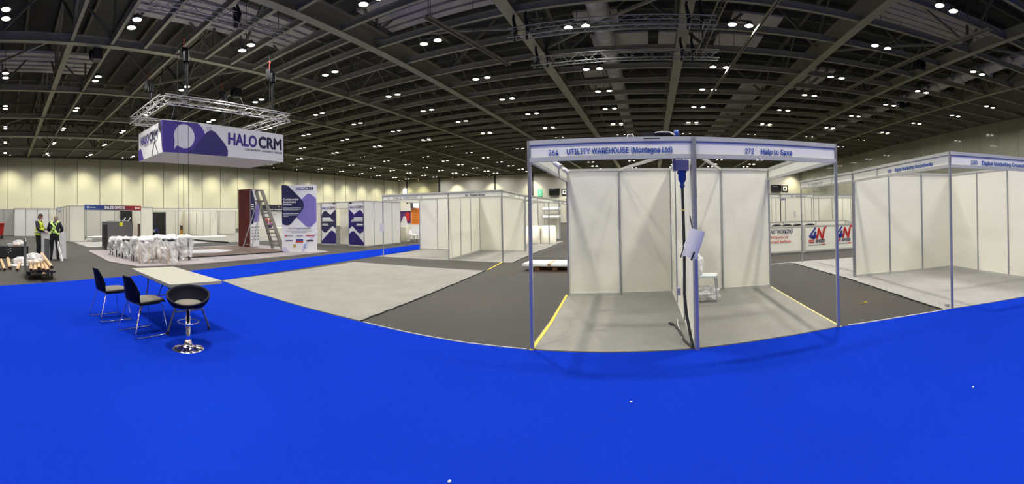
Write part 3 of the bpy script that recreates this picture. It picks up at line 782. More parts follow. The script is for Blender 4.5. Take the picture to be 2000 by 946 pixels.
for z in (1.15, 1.35, 2.05): MB().box((0, -.25, z), (1.2, .12, .12)).build('shelf', PANELW, t)

# pallet with boards on the dark floor
t = thing('pallet', (-2.75, 11.75, 0), 'wooden pallet on the dark floor left of the nearest stand', 'pallet', None, .05)
for y in (-.4, -.13, .13, .4): MB().box((0, y, .132), (1.2, .1, .022)).build('deck_board', PALW, t)
for x in (-.52, 0, .52):
    for y in (-.38, 0, .38): MB().box((x, y, .072), (.13, .1, .1)).build('block', PALW, t)
for y in (-.38, 0, .38): MB().box((0, y, .011), (1.2, .1, .02)).build('bottom_board', PALW, t)
t = thing('board_stack', (-2.75, 11.75, .145), 'white boards strapped flat on the wooden pallet', 'boards', None, .05)
for k in range(2): MB().box((-.05, 0, .02 + .034 * k), (1.75, 1.0 , .03)).build('board', PANELW, t)
MB().box((-.15, -.505, .035), (.09, .012, .08)).box((-.15, 0, .075), (.09, 1.0, .008)).build('strap', CARD, t)

# wrapped chair inside the nearest stand
t = thing('wrapped_chair', (.98, 7.45, 0), 'white stacking chair wrapped in clear plastic inside the nearest stand', 'chair', None, 1.35)
WH = mat('white_plastic', (.68, .74, .74), .35)
MB().box((0, 0, .45), (.40, .40, .035)).build('seat', WH, t)
mb = MB()
for k in range(5):
    x = -.19 + .095 * k; mb.tube([(x, .19, .45), (x, .22, .62), (x * .96, .26, .80)], .012, 6)
mb.tube([(-.2, .19, .45), (-.2, .23, .65), (-.17, .27, .82), (0, .28, .84), (.17, .27, .82), (.2, .23, .65), (.2, .19, .45)], .016, 8); mb.build('backrest', WH, t)
for sx in (-1, 1):
    for sy in (-1, 1): MB().tube([(sx * .17, sy * .17, .45), (sx * .185, sy * .19, .25), (sx * .20, sy * .21, .015)], [.018, .016, .014], 8).build('leg', LGREY, t)
MB().box((0, -.203, .44), (.05, .01, .02)).build('red_label', REDT, t)
def crumple(mb, c, r, seed, nu=22, nv=12, amp=.16):
    rr = random.Random(seed); ph = [rr.uniform(0, 6) for _ in range(8)]
    vs = []; fs = []
    for j in range(nv + 1):
        p = PI * j / nv
        for i in range(nu):
            th = 2 * PI * i / nu
            k = 1 + amp * (math.sin(5 * th + ph[0] + 2 * p) * .5 + math.sin(9 * th + ph[1] - 4 * p) * .35 + math.sin(7 * p + ph[2] + th) * .4) * math.sin(p) + rr.uniform(-.03, .03)
            vs.append((c[0] + r[0] * k * math.sin(p) * math.cos(th), c[1] + r[1] * k * math.sin(p) * math.sin(th), max(c[2] + r[2] * k * math.cos(p), .012)))
    for j in range(nv):
        for i in range(nu):
            i2 = (i + 1) % nu; fs.append((j * nu + i, (j + 1) * nu + i, (j + 1) * nu + i2, j * nu + i2))
    mb.add(vs, fs, False)
mb = MB(); crumple(mb, (-.0, .20, .63), (.21, .15, .24), 3, amp=.25); mb.build('plastic_wrap', mat('crumpled_film', (.86, .86, .84), .2, bump=(12, 1.0), alpha=.6), t)
mb = MB(); crumple(mb, (.0, .05, .12), (.26, .30, .14), 4, amp=.22); mb.build('plastic_wrap', mat('very_thin_plastic', (.85, .86, .88), .15, bump=(16, 1.0), alpha=.35), t)

# ------------------------------------------------------------------ far left booths
# HALO graphics booth
G0, G1, G2, G3 = (-17.55, 17.0), (-16.3, 16.95), (-15.37, 17.0), (-14.26, 17.0)
st = Stand('exhibition_stand', G3, 'closed white booth with two violet printed door panels beside the blue aisle')
st.wall(G0, G1, 1); st.wall(G2, G3, 1); st.wall(G3, (-14.4, 20.6), 4); st.wall((-17.55, 20.6), (-14.4, 20.6), 3)
st.put(MB().span(G1, G2, 2.1, 2.45, .02), 'header_panel', PANEL); st.rail(G1, G2, 2.45); st.rail(G1, G2, 2.07)
dr = st.put(MB().span((-16.28, 17.25), (-15.55, 17.25), .08, 2.07, .03), 'door', PANEL)
MB().box((-16.2 - G3[0], 17.22 - G3[1], 1.0), (.03, .04, .12)).build('door_handle', ALU, dr)
def halobanner(a, b, flip):
    fa = Face((a[0] - G3[0], a[1] - G3[1]), (b[0] - G3[0], b[1] - G3[1]), .06, 1, .006); W = fa.L; H = 2.38
    def q(x, y, r=0):
        u = (x - 212) / 180 * W; u = W - u if flip else u
        return (u, (780 - y) / 620 * H, r)
    bd = fa.rect(.03, .0, W - .03, H, HALW, st.o, 'printed_board', 0)
    fa.poly([q(345, 160), q(390, 160), q(368, 192, .05)], HALK, bd, 'graphic', 1)
    fa.poly([q(214, 330, .15), q(258, 262, .4), q(325, 338, .05), q(389, 258), q(389, 548), q(350, 500, .08), q(262, 618, .45), q(214, 570, .1)], HALD if not flip else HALN, bd, 'graphic', 1)
    fa.poly([q(214, 740, .05), q(338, 560, .35), q(389, 620, .05), q(389, 772, .12), q(216, 778, .1)], HALN, bd, 'graphic', 1)
    fa.text('HALO', W * .05, W * .47, H * .855, .135, HALP, bd, .02, k=2); fa.text('CRM', W * .49, W * .93, H * .855, .135, HALD, bd, .02, k=2)
    for x1, y, t_ in ((328, 385, .03), (340, 404, .03), (358, 423, .03), (368, 443, .012), (295, 480, .035), (305, 498, .01)):
        a_, b_ = (q(225, y), q(x1, y)); u0, u1 = sorted((a_[0], b_[0])); fa.rect(u0, a_[1] - t_, u1, a_[1] + t_, WTXT, bd, 'printed_line', 2)
halobanner(G0, G1, False); halobanner(G2, G3, True)

# things seen past that booth
st = Stand('exhibition_stand', (-15.4, 21.5), 'far booth beyond the blue aisle with a band of windows', )
st.wall((-17.5, 24.0), (-10.9, 24.0), 7)
o = st.put(MB().box((-16.5, 23.93, 2.25), (1.4, .04, .5)), 'header_panel', PANEL)
o = st.put(MB().box((-15.65, 23.88, 2.42), (.3, .05, .45)), 'dark_window', DKTRIM)
t = thing('drawer_cabinet', (-15.15, 21.9, 0), 'white cabinet of drawers beside the end of the blue aisle', 'cabinet')
MB().box((0, 0, .48), (.85, .5, .96)).build('cabinet_body', mat('cream_laminate', (.80, .77, .62), .5), t)
for z in (.2, .5, .8):
    d = MB().box((0, -.26, z), (.8, .02, .27)).build('drawer', MATS['cream_laminate'], t)
    MB().box((0, -.28, z + .02), (.1, .02, .02)).build('handle', LGREY, d)
t = thing('poster', (-16.35, 23.78, 0), 'dark violet poster with white figures behind the drawer cabinet', 'poster')
MB().box((0, .2, 1.65), (.95, .03, 1.0)).build('poster_sheet', PURP, t); MB().box((.25, .17, 1.6), (.35, .02, .6)).build('pink_area', REDT, t)
t = thing('wrapped_easel', (-15.0, 21.95, .97), 'white wrapped object leaning on the drawer cabinet', 'wrapped object')
MB().add([(-.35, 0, 0), (.25, 0, 0), (.1, 0, .62), (-.05, 0, .66), (-.35, -.1, 0), (.25, -.1, 0), (.1, -.06, .62), (-.05, -.06, .66)], [(0, 1, 2, 3), (4, 7, 6, 5), (0, 4, 5, 1), (1, 5, 6, 2), (2, 6, 7, 3), (3, 7, 4, 0)]).build('sheet', PAPER, t)
t = thing('poster', (-15.45, 23.78, 0), 'orange poster with pale lines at the end of the blue aisle', 'poster')
MB().box((0, .2, 1.6), (.72, .03, 1.15)).build('poster_sheet', ORNG, t); MB().box((.48, .2, 1.6), (.26, .03, 1.15)).build('blue_area', BLUT, t)
for k in range(8): MB().box((-.05, .175, 2.05 - .12 * k), (.5 - .07 * (k % 3), .01, .035)).build('printed_line', GOLD, t)
t = thing('window_sign', (-15.3, 23.7, 2.2), 'bright white and pale blue panel high at the end of the blue aisle', 'sign')
MB().box((0.28, .15, .25), (.45, .04, .5)).build('white_area', LITW, t); MB().box((-.12, .15, .25), (.28, .04, .45)).build('blue_area', DAY, t)
t = thing('wrapped_chair', (-14.15, 21.7, 0), 'white moulded chair at the far end of the blue aisle', 'chair')
MB().box((0, 0, .46), (.56, .5, .05)).box((0, .24, .78), (.58, .06, .62)).box((-.27, .05, .6), (.05, .4, .28)).box((.27, .05, .6), (.05, .4, .28)).build('seat_shell', PANELW, t)
for sx in (-1, 1):
    for sy in (-1, 1): MB().tube([(sx * .15, sy * .15, .45), (sx * .23, sy * .22, 0.01)], .015, 6).build('leg', LGREY, t)

# booth left of HALO booth and dark header counter
st = Stand('exhibition_stand', (-18.6, 17.5), 'narrow white booth end between the tall violet banner and the closed booth')
st.wall((-19.9, 17.9), (-18.55, 17.45), 1); st.wall((-18.55, 17.45), (-17.7, 17.1), 1, 0, 2.5, PANEL)
st = Stand('information_counter', (-30, 20.3), 'far counter with a dark header band of white writing', 'counter')
st.wall((-30, 20.0), (-29.2, 24.6), 4, .75, 2.3, PANELW)
hd = st.put(MB().span((-29.98, 20.0), (-29.1, 24.6), 2.22, 2.78, .08), 'header_board', HALK)
fh = Face((.02, -.3), (.9, 4.3), 0, 1, .05)
fh.text('Q Blue', .3, 1.2, 2.55, .14, WTXT, hd); fh.text('G Jewel', 3.0, 4.2, 2.55, .14, WTXT, hd); fh.text('We are the experts', .7, 3.9, 2.3, .15, WTXT, hd, .02)
st.put(MB().box((-29.0, 22.2, .38), (.8, 4.8, .76)), 'counter_body', PANEL)
for k in range(2): st.put(MB().box((-29.5, 21.2 + 2 * k, 1.95), (.02, 1.3, .03)), 'printed_line', GREYTXT)
t = thing('brochure_pot', (-28.75, 21.45, .76), 'dark pot of red sticks on the far counter', 'pot')
MB().lathe([(.001, 0), (.28, 0), (.34, .4), (.3, .4), (.25, .05)], (0, 0, 0), 14).build('pot', PURP, t)
for k in range(6): MB().tube([(.1 * math.cos(k), .1 * math.sin(k), .2), (.22 * math.cos(k), .25 * math.sin(k), .7 + .1 * (k % 3))], .04, 6).build('stick', REDT, t)

# far row booth N
N_ = (-33.9, 13.98)
st = Stand('exhibition_stand', N_, 'long white booth behind the dark red column with a dark side opening')
st.wall(N_, (-37.0, 17.2), 2); st.wall((-37.0, 17.2), (-31.9, 18.1), 5)
st.fascia((-33.6, 11.6), (-31.9, 18.1), -1, joints=(2.3, 4.5)); st.fascia((-31.9, 18.1), (-30.9, 21.5), -1, joints=(1.4,))
st.wall((-35.2, 20.2), (-34.4, 21.6), 1); st.wall((-36.5, 19.0), (-34.4, 21.6), 2)
st = Stand('dark_booth', (-35.0, 13.6), 'dark interior seen through an opening between two white booths', 'booth')
st.put(MB().span((-37.0, 12.0), (-36.2, 15.4), 0, 2.2, .05), 'dark_backing', BLACK)  # black sheet put in for the darkness inside the opening
st.put(MB().span((-35.45, 12.9), (-35.1, 14.1), 2.15, 2.25, .05), 'lintel', ALUM)
for k in range(7): st.put(MB().box((-35.9 + .1 * (k % 2), 12.7 + .22 * k, .35 + .1 * (k % 3)), (.2, .14, .25)), 'stacked_box', [PURP, LGREY, BLUT][k % 3])
t = thing('wall_phone', (-34.7, 12.55, 1.5), 'small white telephone shaped fitting by the dark opening', 'fitting')
MB().box((0, .15, .35), (.05, .55, .08)).box((0, 0, .15), (.05, .12, .35)).build('fitting_body', PANELW, t)

# sales office booth
S0, S1, S2, S3 = (-27.6, 4.35), (-28.05, 5.5), (-29.75, 10.2), (-30.1, 11.3)
st = Stand('exhibition_stand', S0, 'white booth under a blue to red header reading sales office')
st.wall(S0, S1, 1); st.wall(S2, S3, 1); st.wall(S0, (-34.2, 4.35), 5); st.wall(S3, (-35.5, 12.6), 5)
st.wall((-35.6, 4.5), (-36.6, 12.6), 6)
GR = mat('blue_to_red_print', (.02, .06, .3), .45)
nt = GR.node_tree; tc = nt.nodes.new('ShaderNodeTexCoord'); sx_ = nt.nodes.new('ShaderNodeSeparateXYZ'); cr = nt.nodes.new('ShaderNodeValToRGB')
nt.links.new(tc.outputs['Generated'], sx_.inputs[0]); nt.links.new(sx_.outputs['Y'], cr.inputs['Fac']); nt.links.new(cr.outputs['Color'], nt.nodes['Principled BSDF'].inputs['Base Color'])
e = cr.color_ramp.elements; e[0].position = 0; e[0].color = (.035, .10, .42, 1); e[1].position = 1; e[1].color = (.40, .02, .02, 1)
q = cr.color_ramp.elements.new(.4); q.color = (.02, .03, .16, 1); q = cr.color_ramp.elements.new(.75); q.color = (.20, .012, .03, 1)
hd = st.put(MB().span(S1, S2, 2.22, 2.56, .06), 'header_board', GR)
st.rail(S1, S2, 2.17)
fs_ = Face((S1[0] - S0[0], S1[1] - S0[1]), (S2[0] - S0[0], S2[1] - S0[1]), 0, 1, .038)
fs_.text('SALES OFFICE', 1.6, 3.45, 2.30, .19, WTXT, hd, .03)
fs_.rect(.15, 2.32, .28, 2.46, WTXT, hd, 'small_logo', 1); fs_.rect(.33, 2.36, .85, 2.42, WTXT, hd, 'small_logo', 1)
fs_.rect(4.4, 2.32, 4.52, 2.46, WTXT, hd, 'small_logo', 1); fs_.rect(4.56, 2.36, 4.85, 2.42, WTXT, hd, 'small_logo', 1)
bl = st.put(MB().span((-33.55, 4.32), (-31.9, 4.32), 2.2, 2.45, .05), 'side_header', LAVP)
t = thing('poster', (-35.9, 10.9, 0), 'black poster with white slashes inside the booth with the blue and red header', 'poster', None, -.12)
MB().box((0, 0, 1.65), (.04, 1.1, 1.5)).build('poster_sheet', BLACK, t)
for k in (-.25, .2): MB().bar((.03, k - .12, 1.15), (.03, k + .18, 1.7), .02, .09).build('white_slash', WTXT, t)
MB().box((0, 0, .5), (.04, 1.1, .75)).build('pink_sheet', REDT, t)
t = thing('flat_pallet', (-28.6, 7.0, 0), 'low white stacked frames on the floor under the blue and red header', 'stacked frames', None, -1.2)
for k in range(3): MB().box((0, .1 * k, .08 + .12 * k), (2.6, .8, .05)).build('board', PANELW, t)
for k in (-1, 0, 1): MB().box((k * 1.1, 0, .04), (.1, .8, .06)).build('foot', BLACK, t)
# far left wall of panels
st = Stand('panel_wall', (-36.3, .83), 'run of white display panels against the far left edge', 'display panels')
st.wall((-36.3, .83), (-36.4, 3.9), 3, m=PANELW); st.wall((-36.4, 3.9), (-37.3, 6.5), 2)
st = Stand('panel_wall', (-39.5, -.5), 'unlit display panels, shade painted grey, set back behind the red wheeled bin', 'display panels')
st.wall((-39.4, -6), (-39.6, .85), 7, m=PANELG); st.wall((-39.6, .85), (-36.3, .83), 3, m=PANELG)  # unlit panels: their shade is put into the grey colour

# red wheeled bin
t = thing('wheeled_bin', (-32.4, -.75, 0), 'red wheeled refuse bin at the left edge', 'bin')
mb = MB(); mb.add([(-.45, -.6, .3), (.45, -.6, .3), (.45, .6, .3), (-.45, .6, .3), (-.55, -.72, 1.2), (.55, -.72, 1.2), (.55, .72, 1.2), (-.55, .72, 1.2)], [(0, 3, 2, 1), (4, 5, 6, 7), (0, 1, 5, 4), (1, 2, 6, 5), (2, 3, 7, 6), (3, 0, 4, 7)]).box((0, 0, 1.19), (1.2, 1.56, .07))
mb.build('bin_body', REDP, t)
mb = MB(); crumple(mb, (0, -.3, 1.3), (.45, .5, .5), 5); mb.build('white_waste', PAPER, t)
for sx in (-.4, .4):
    for sy in (-.5, .5): MB().tube([(sx - .03, sy, .12), (sx + .03, sy, .12)], .12, 12).box((sx, sy, .24), (.05, .08, .14)).build('wheel', BLACK, t)
for z in (.75, 1.0): MB().box((.53, 0, z), (.02, .7, .1)).build('faded_lettering', mat('faded_red', (.62, .12, .10), .5), t)

# ------------------------------------------------------------------ stand with the hanging sign
o = MB().prism([(-19.9, 4.2), (-19.75, 4.05), (-14.75, 3.8), (-12.9, 4.3), (-12.72, 5.72), (-13.0, 8.49), (-13.45, 13.5), (-14.83, 13.9), (-19.9, 13.9)], 0, .035).build('stand_platform', FILM)
tag(o, 'low platform covered in pinkish protective film under the hanging sign', 'platform')
t = thing('floor_board', (-17, 9, .035), 'brown floor covering laid on the filmed platform', 'floor covering')
MB().prism([(-2.2, -3.1), (2.25, -3.0), (2.1, 3.3), (-2.2, 3.3)], 0, .025).build('board', BROWN, t)
MB().box((2.22, .0, .02), (.04, 6.2, .045), .01).build('black_edge', BLACK, t)
MB().prism([(-1.2, -1.6), (.3, -1.9), (.9, .2), (.1, 1.6), (-.9, 1.0)], .026, .031).build('white_sheet', PAPER, t)
MB().box((-2.25, 0, .04), (.12, 6.4, .07)).build('white_trim', PAPER, t)
# slatted column
t = thing('slatted_column', (-18.75, 12.35, .06), 'tall dark red slatted column with a violet printed side', 'column', None, math.atan2(.15, .9))
W_ = .92; HC_ = 3.1
MB().box((0, .3, HC_ / 2), (W_, .6, HC_)).build('column_core', REDSLD, t)
mb = MB()
for k in range(12): mb.box((-W_ / 2 + .04 + k * (W_ - .08) / 11, -.02, HC_ / 2), (.05, .05, HC_))
mb.box((0, .28, HC_ + .01), (W_ + .02, .65, .03)); mb.build('slats', REDSL, t)
bd = MB().box((W_ / 2 + .02, .30, HC_ / 2), (.03, .66, HC_)).build('printed_side', HALW, t)
fa = Face((W_ / 2 + .036, -.03), (W_ / 2 + .036, .63), 0, 1, .005)
fa.poly([(0, 1.25, .0), (0, HC_), (.12, HC_), (.45, 2.2, .3), (.2, 1.2, .2)], HALD, bd, 'graphic', 0)
fa.poly([(.25, 1.3, .1), (.5, 2.6, .3), (.65, 2.2), (.65, 1.35)], HALL, bd, 'graphic', 1)
fa.text('HALOCRM', .3, .63, 2.82, .1, HALP, bd, .02, k=2)
for k in range(5):
    for j in range(3): fa.rect(.1 + .2 * j, .35 + .17 * k, .22 + .2 * j, .42 + .17 * k, GREYTXT, bd, 'small_logo', 1)
for k in range(3): fa.rect(.05, 2.25 - .12 * k, .25, 2.31 - .12 * k, WTXT, bd, 'printed_line', 2)

# tall violet banner
a, b = (-14.84, 11.83), (-13.71, 12.98)
t = thing('banner_wall', (a[0], a[1], .035), 'tall white and violet printed banner wall beside the stepladder', 'banner')
H = 3.08; dv = Vector((b[0] - a[0], b[1] - a[1], 0)); W = dv.length
bd = MB().span((-.085, .085), (dv.x - .085, dv.y + .085), 0, H, .24).build('banner_body', HALW, t)
fa = Face((0, 0), (dv.x, dv.y), 0, 1, .006)
def q(x, y, r=0): return ((x - 118) / 402 * W, (855 - y) / 787 * H, r)
fa.poly([q(118, 68), q(187, 68, .1), q(408, 300, .42), q(205, 548, .5), q(122, 530, .1)], HALD, bd, 'graphic', 1)
fa.poly([q(350, 235), q(428, 152, .42), q(516, 230, .05), q(516, 500, .05), q(432, 585, .5), q(280, 440)], HALL, bd, 'graphic', 0)
fa.poly([q(122, 855), q(122, 795, .1), q(170, 795, .2), q(200, 855)], LAVP, bd, 'graphic', 0)
fa.poly([q(345, 855), q(350, 790, .2), q(500, 640), q(516, 650), q(380, 790, .1), q(370, 855)], LAVP, bd, 'graphic', 0)
fa.text('HALO', q(287, 0)[0], q(384, 0)[0], q(0, 126)[1], .125, HALP, bd, .02, k=3); fa.text('CRM', q(388, 0)[0], q(480, 0)[0], q(0, 126)[1], .125, HALD, bd, .03, k=3)
for s_, x1, y in (('Collaborate', 312, 248), ('Automate', 283, 277), ('Deliver', 237, 306)): fa.text(s_, q(133, 0)[0], q(x1, 0)[0], q(0, y)[1], .085, WTXT, bd, .02, k=3)
for x1, y in ((340, 338), (340, 354), (305, 371), (315, 405), (298, 421), (195, 437)): fa.rect(q(133, 0)[0], q(0, y + 3)[1], q(x1, 0)[0], q(0, y - 2)[1], WTXT, bd, 'printed_line', 3)
fa.text("You're in good company", q(190, 0)[0], q(450, 0)[0], q(0, 584)[1], .065, NAVYTXT, bd, .01, k=3)
for x0_, x1, y in ((170, 465, 608), (222, 408, 624)): fa.rect(q(x0_, 0)[0], q(0, y + 2)[1], q(x1, 0)[0], q(0, y - 2)[1], GREYTXT, bd, 'printed_line', 3)
for x0_, x1, y, hh, mm in ((152, 172, 662, 9, REDT), (176, 245, 662, 5, GREYTXT), (285, 355, 662, 7, GREYTXT), (395, 490, 660, 7, REDT), (160, 240, 720, 5, NAVYTXT), (280, 362, 714, 9, BLUT), (280, 362, 735, 8, REDT), (400, 480, 720, 6, HALK)):
    fa.rect(q(x0_, 0)[0], q(0, y + hh)[1], q(x1, 0)[0], q(0, y - hh)[1], mm, bd, 'small_logo', 3)
fa.poly([q(246, 766), q(280, 766), q(276, 795, .05), q(263, 806, .02), q(250, 795, .05)], GOLD, bd, 'shield_logo', 3)
fa.text('C', q(370, 0)[0], q(400, 0)[0], q(0, 808)[1], .17, SKYB, bd, .03, k=3)

# stepladder
t = thing('stepladder', (-16.3, 11.75, .06), 'tall aluminium platform stepladder standing open beside the banner wall', 'ladder')
topz = 2.95
def L_(x, y, z): return (x + 16.3, y - 11.75, z - .06)
fl0, fl1 = (-16.62, 12.65), (-15.95, 12.75); tl0, tl1 = (-16.5, 11.55), (-16.1, 11.6)
for f_, t_ in ((fl0, tl0), (fl1, tl1)): MB().bar(L_(*f_, .07), L_(*t_, topz), .05, .17).build('front_rail', ALUD, t)
for k in range(12):
    s_ = .07 + k * .068; p = lerp2(fl0, tl0, s_); r_ = lerp2(fl1, tl1, s_); z = .07 + (topz - .07) * s_
    MB().bar(L_(*p, z), L_(*r_, z), .17, .05).build('tread', ALUD, t)
MB().bar(L_(*lerp2(fl0, tl0, .99), topz), L_(*lerp2(fl1, tl1, .99), topz), .12, .06).build('top_cap', ALUD, t)
pf0, pf1 = lerp2(fl0, tl0, .86), lerp2(fl1, tl1, .86)
MB().box(L_((pf0[0] + pf1[0]) / 2, pf0[1] - .12, 2.45), (.5, .35, .04)).build('platform', ALUD, t)
bl0, bl1 = (-16.55, 10.75), (-16.0, 10.9)
for f_, t_ in ((bl0, (-16.45, 11.6)), (bl1, (-16.12, 11.65))): MB().bar(L_(*f_, .07), L_(*t_, 2.45), .035, .035).build('rear_leg', ALU, t)
for s_ in (.12, .45, .8):
    p = lerp2(bl0, (-16.45, 11.6), s_); r_ = lerp2(bl1, (-16.12, 11.65), s_); z = .07 + 2.38 * s_; MB().bar(L_(*p, z), L_(*r_, z), .025, .025).build('brace', ALU, t)

# hanging sign
SX0, SX1, SY0, SY1, SZ0, SZ1 = -18.4, -15.35, 6.2, 12.4, 4.3, 5.6
t = thing('hanging_sign', (SX1, SY0, SZ0), 'large white and violet box sign hanging under the square truss', 'hanging sign')
hs = SZ1 - SZ0; lx = SX1 - SX0; ly = SY1 - SY0
bd1 = MB().box((-.02, ly / 2, hs / 2), (.04, ly, hs)).build('long_face', HALW, t)
bd2 = MB().box((-lx / 2 - .02, .02, hs / 2), (lx - .04, .04, hs)).build('short_face', HALW, t)
MB().box((-lx / 2, ly - .02, hs / 2), (lx, .04, hs)).box((-lx + .02, ly / 2, hs / 2), (.04, ly, hs)).build('rear_faces', HALW, t)
MB().box((-lx / 2, ly / 2, .03), (lx - .06, ly - .06, .02)).build('underside', mat('sign_underside', (.66, .65, .66), .6), t)
fa = Face((0, 0), (0, ly), 0, 1, .006)
fa.poly([(0, 0), (0, hs), (1.60, hs), (1.78, 1.16, .1), (1.98, .80, .3), (1.93, .45, .2), (2.6, .0), ], HALP, bd1, 'graphic', 0)
fa.poly([(1.05, .0), (1.35, .2), (2.23, 1.22, .50), (2.85, .60), (3.06, .34, .2), (3.05, .02, .04), (2.9, 0)], HALN, bd1, 'graphic', 1)
fa.poly([(.96 + .47 * math.cos(a_ * PI / 18) * 1.0, .70 + .50 * math.sin(a_ * PI / 18)) if not 21 <= a_ <= 22 else ((.50, .10) if a_ == 21 else (.55, .22)) for a_ in range(36)], HALW, bd1, 'speech_bubble', 2)
fa.text('HALO', 3.07, 4.62, .55, .49, HALP, bd1, .04, k=1); fa.text('CRM', 4.68, 6.05, .55, .49, HALD, bd1, .045, k=1)
fa.text('COLLABORATE · AUTOMATE · DELIVER', 3.95, 6.08, .36, .085, HALD, bd1, .01, k=1)
fa.rect(1.98, 1.17, 2.26, 1.20, GREYTXT, bd1, 'small_line', 0); fa.rect(1.98, 1.10, 2.26, 1.13, GREYTXT, bd1, 'small_line', 0); fa.rect(5.8, .1, 6.05, .12, GREYTXT, bd1, 'small_line', 0)
fa = Face((-lx, 0), (0, 0), 0, 1, .006)
fa.poly([(2.62, hs), (lx, hs), (lx, .02), (2.95, .25, .1), (2.9, .75, .3), (2.55, 1.1, .2)], HALK, bd2, 'graphic', 0)
fa.poly([(2.85, hs), (lx, hs), (lx, .1), (2.98, .5, .2)], HALP, bd2, 'graphic', 1)
fa.poly([(0, 0), (0, .45), (.33, .62, .3), (.75, 0)], HALP, bd2, 'graphic', 0)
fa.poly([(1.75, .02), (2.13, .66, .15), (2.55, .02), (2.47, .02), (2.13, .55, .12), (1.86, .02)], HALK, bd2, 'graphic', 0)
fa.text('HALO', .35, 1.45, .68, .36, HALP, bd2, .04); fa.text('CRM', 1.5, 2.5, .68, .36, HALD, bd2, .045)
fa.text('COLLABORATE · AUTOMATE · DELIVER', .85, 2.4, .55, .07, HALD, bd2)
for (x, x2, y) in ((-.03, .33, .4), (-.03, .33, ly - .5), (-lx + .03, -3.58, .4), (-lx + .03, -3.58, ly - .5), (-.03, .33, ly / 2)): MB().tube([(x, y, hs), (x2, y, hs + .62)], .010, 6).build('hanger', ALU, t)

# square rigging truss
def boxtruss(mb, a, b, s=.29, r=.022, pitch=.42):
    a = Vector(a); b = Vector(b); d = (b - a).normalized(); sd = d.cross(Vector((0, 0, 1))).normalized() * s / 2; up = Vector((0, 0, s / 2)); L = (b - a).length
    cs = [sd + up, -sd + up, -sd - up, sd - up]
    for c in cs: mb.tube([a + c, b + c], r, 6)
    n = max(2, int(L / pitch))
    for i in range(n):
        p = a + d * (L * i / n); q_ = a + d * (L * (i + 1) / n)
        for j in range(4):
            c0, c1 = cs[j], cs[(j + 1) % 4]
            if i % 2: c0, c1 = c1, c0
            mb.tube([p + c0, q_ + c1], r * .5, 4, cap=False)
TX0, TX1, TY0, TY1, TZ = -18.95, -15.0, 6.1, 12.35, 6.35
t = thing('rigging_truss', (0, 0, 0), 'square silver lattice truss hanging above the white and violet sign', 'truss')
t.location = (TX1, TY0, TZ)
for a, b in (((0, 0, 0), (0, TY1 - TY0, 0)), ((TX0 - TX1, 0, 0), (TX0 - TX1, TY1 - TY0, 0)), ((TX0 - TX1, 0, 0), (0, 0, 0)), ((TX0 - TX1, TY1 - TY0, 0), (0, TY1 - TY0, 0))):
    mb = MB(); boxtruss(mb, a, b, .32, .021); mb.build('truss_section', TRUSSA, t)
for (x, y) in ((0, .9), (0, 5.2), (TX0 - TX1, .8), (TX0 - TX1, 5.0), (0, 3.6)): MB().box((x, y, .0), (.46, .22, .05)).bar((x - .2, y, .2), (x, y, .5), .03).bar((x + .2, y, .2), (x, y, .5), .03).build('clamp', BLACK, t)
hst = thing('chain_hoist', (-15.0, 7.0, 8.3), 'black chain hoist with red hook over the near corner of the square truss', 'hoist', 'chain hoists above the hanging sign')
MB().box((0, 0, 0), (.22, .28, .42)).lathe([(.13, -.3), (.14, -.1), (.13, .1)], (.18, 0, -.1), 10).build('motor_body', BLACK, hst)
MB().tube([(0, 0, .2), (0, 0, .45), (.06, 0, .55), (0, 0, .62), (-.03, 0, .55)], .022, 6).build('hook', REDH, hst)
MB().tube([(0, 0, .6), (0, 0, 1.2)], .012, 5).tube([(0, 0, -.2), (0, 0, -1.75)], .012, 5).build('chain', BLACKM, hst)
MB().tube([(.1, .05, -.3), (.12, .08, -1.7)], .045, 7).build('chain_bag', BLACK, hst)
for x, y, lb in ((-15.0, 11.3, 'right end'), (-18.95, 6.9, 'far left corner'), (-18.95, 11.1, 'far side')): dup(hst, (x, y, 8.2), .3, 'black chain hoist with red hook over the ' + lb + ' of the square truss')
for i, (x, y, rr) in enumerate(((-15.1, 6.75, 0), (-14.95, 7.15, 0))):
    o = MB().tube([(0, 0, 8.6), (.02, 0, 5), (-.01, .02, 2), (0, 0, .08)], .012, 5).build('control_cable', BLACKM); o.location = (x, y, 0)
    tag(o, ['thin black hoist cable dropping to the platform, the left one', 'thin black hoist cable dropping to the platform, the right one'][i], 'cable')

# other trusses under the roof
for y, z, lb in ((15.3, 8.75, 'nearer'), (18.5, 8.75, 'farther')):
    t = thing('rigging_truss', (-5.4, y, z), 'long silver lattice truss slung under the roof centre, the ' + lb + ' one', 'truss')
    mb = MB(); boxtruss(mb, (0, 0, 0), (8.0 if y < 17 else 8.6, 0, 0), .36, .022, .45); mb.build('truss_section', TRUSSD, t)
    for x in (.25, .75, 6.9, 7.4):
        MB().tube([(x, 0, -.3), (x + .05, 0, .1), (x - .05, 0, .6), (x, 0, 1.0)], [.05, .09, .06, .03], 7).build('sling_clamp', BLACK, t)
t = thing('rigging_truss', (-12.6, 4.6, 8.8), 'silver lattice truss slung under the roof above the hanging sign', 'truss')
mb = MB(); boxtruss(mb, (0, 0, 0), (.25, 5.6, 0), .36, .022); mb.build('truss_section', TRUSSD, t)
for yy_ in (.3, 5.3): MB().tube([(.05, yy_, .2), (.05, yy_, 5.08)], .018, 5).build('hanger_rod', BLACKM, t)
MB().tube([(.1, 3.3, -.3), (.15, 3.3, 0), (.0, 3.3, .5)], [.07, .12, .05], 7).tube([(.3, 3.3, -.2), (.35, 3.3, .1), (.2, 3.3, .5)], [.05, .09, .05], 7).build('sling_clamp', BLACK, t)
t = thing('rigging_truss', (-9, 46, 9.1), 'distant silver truss grid under the roof before the end wall', 'truss')
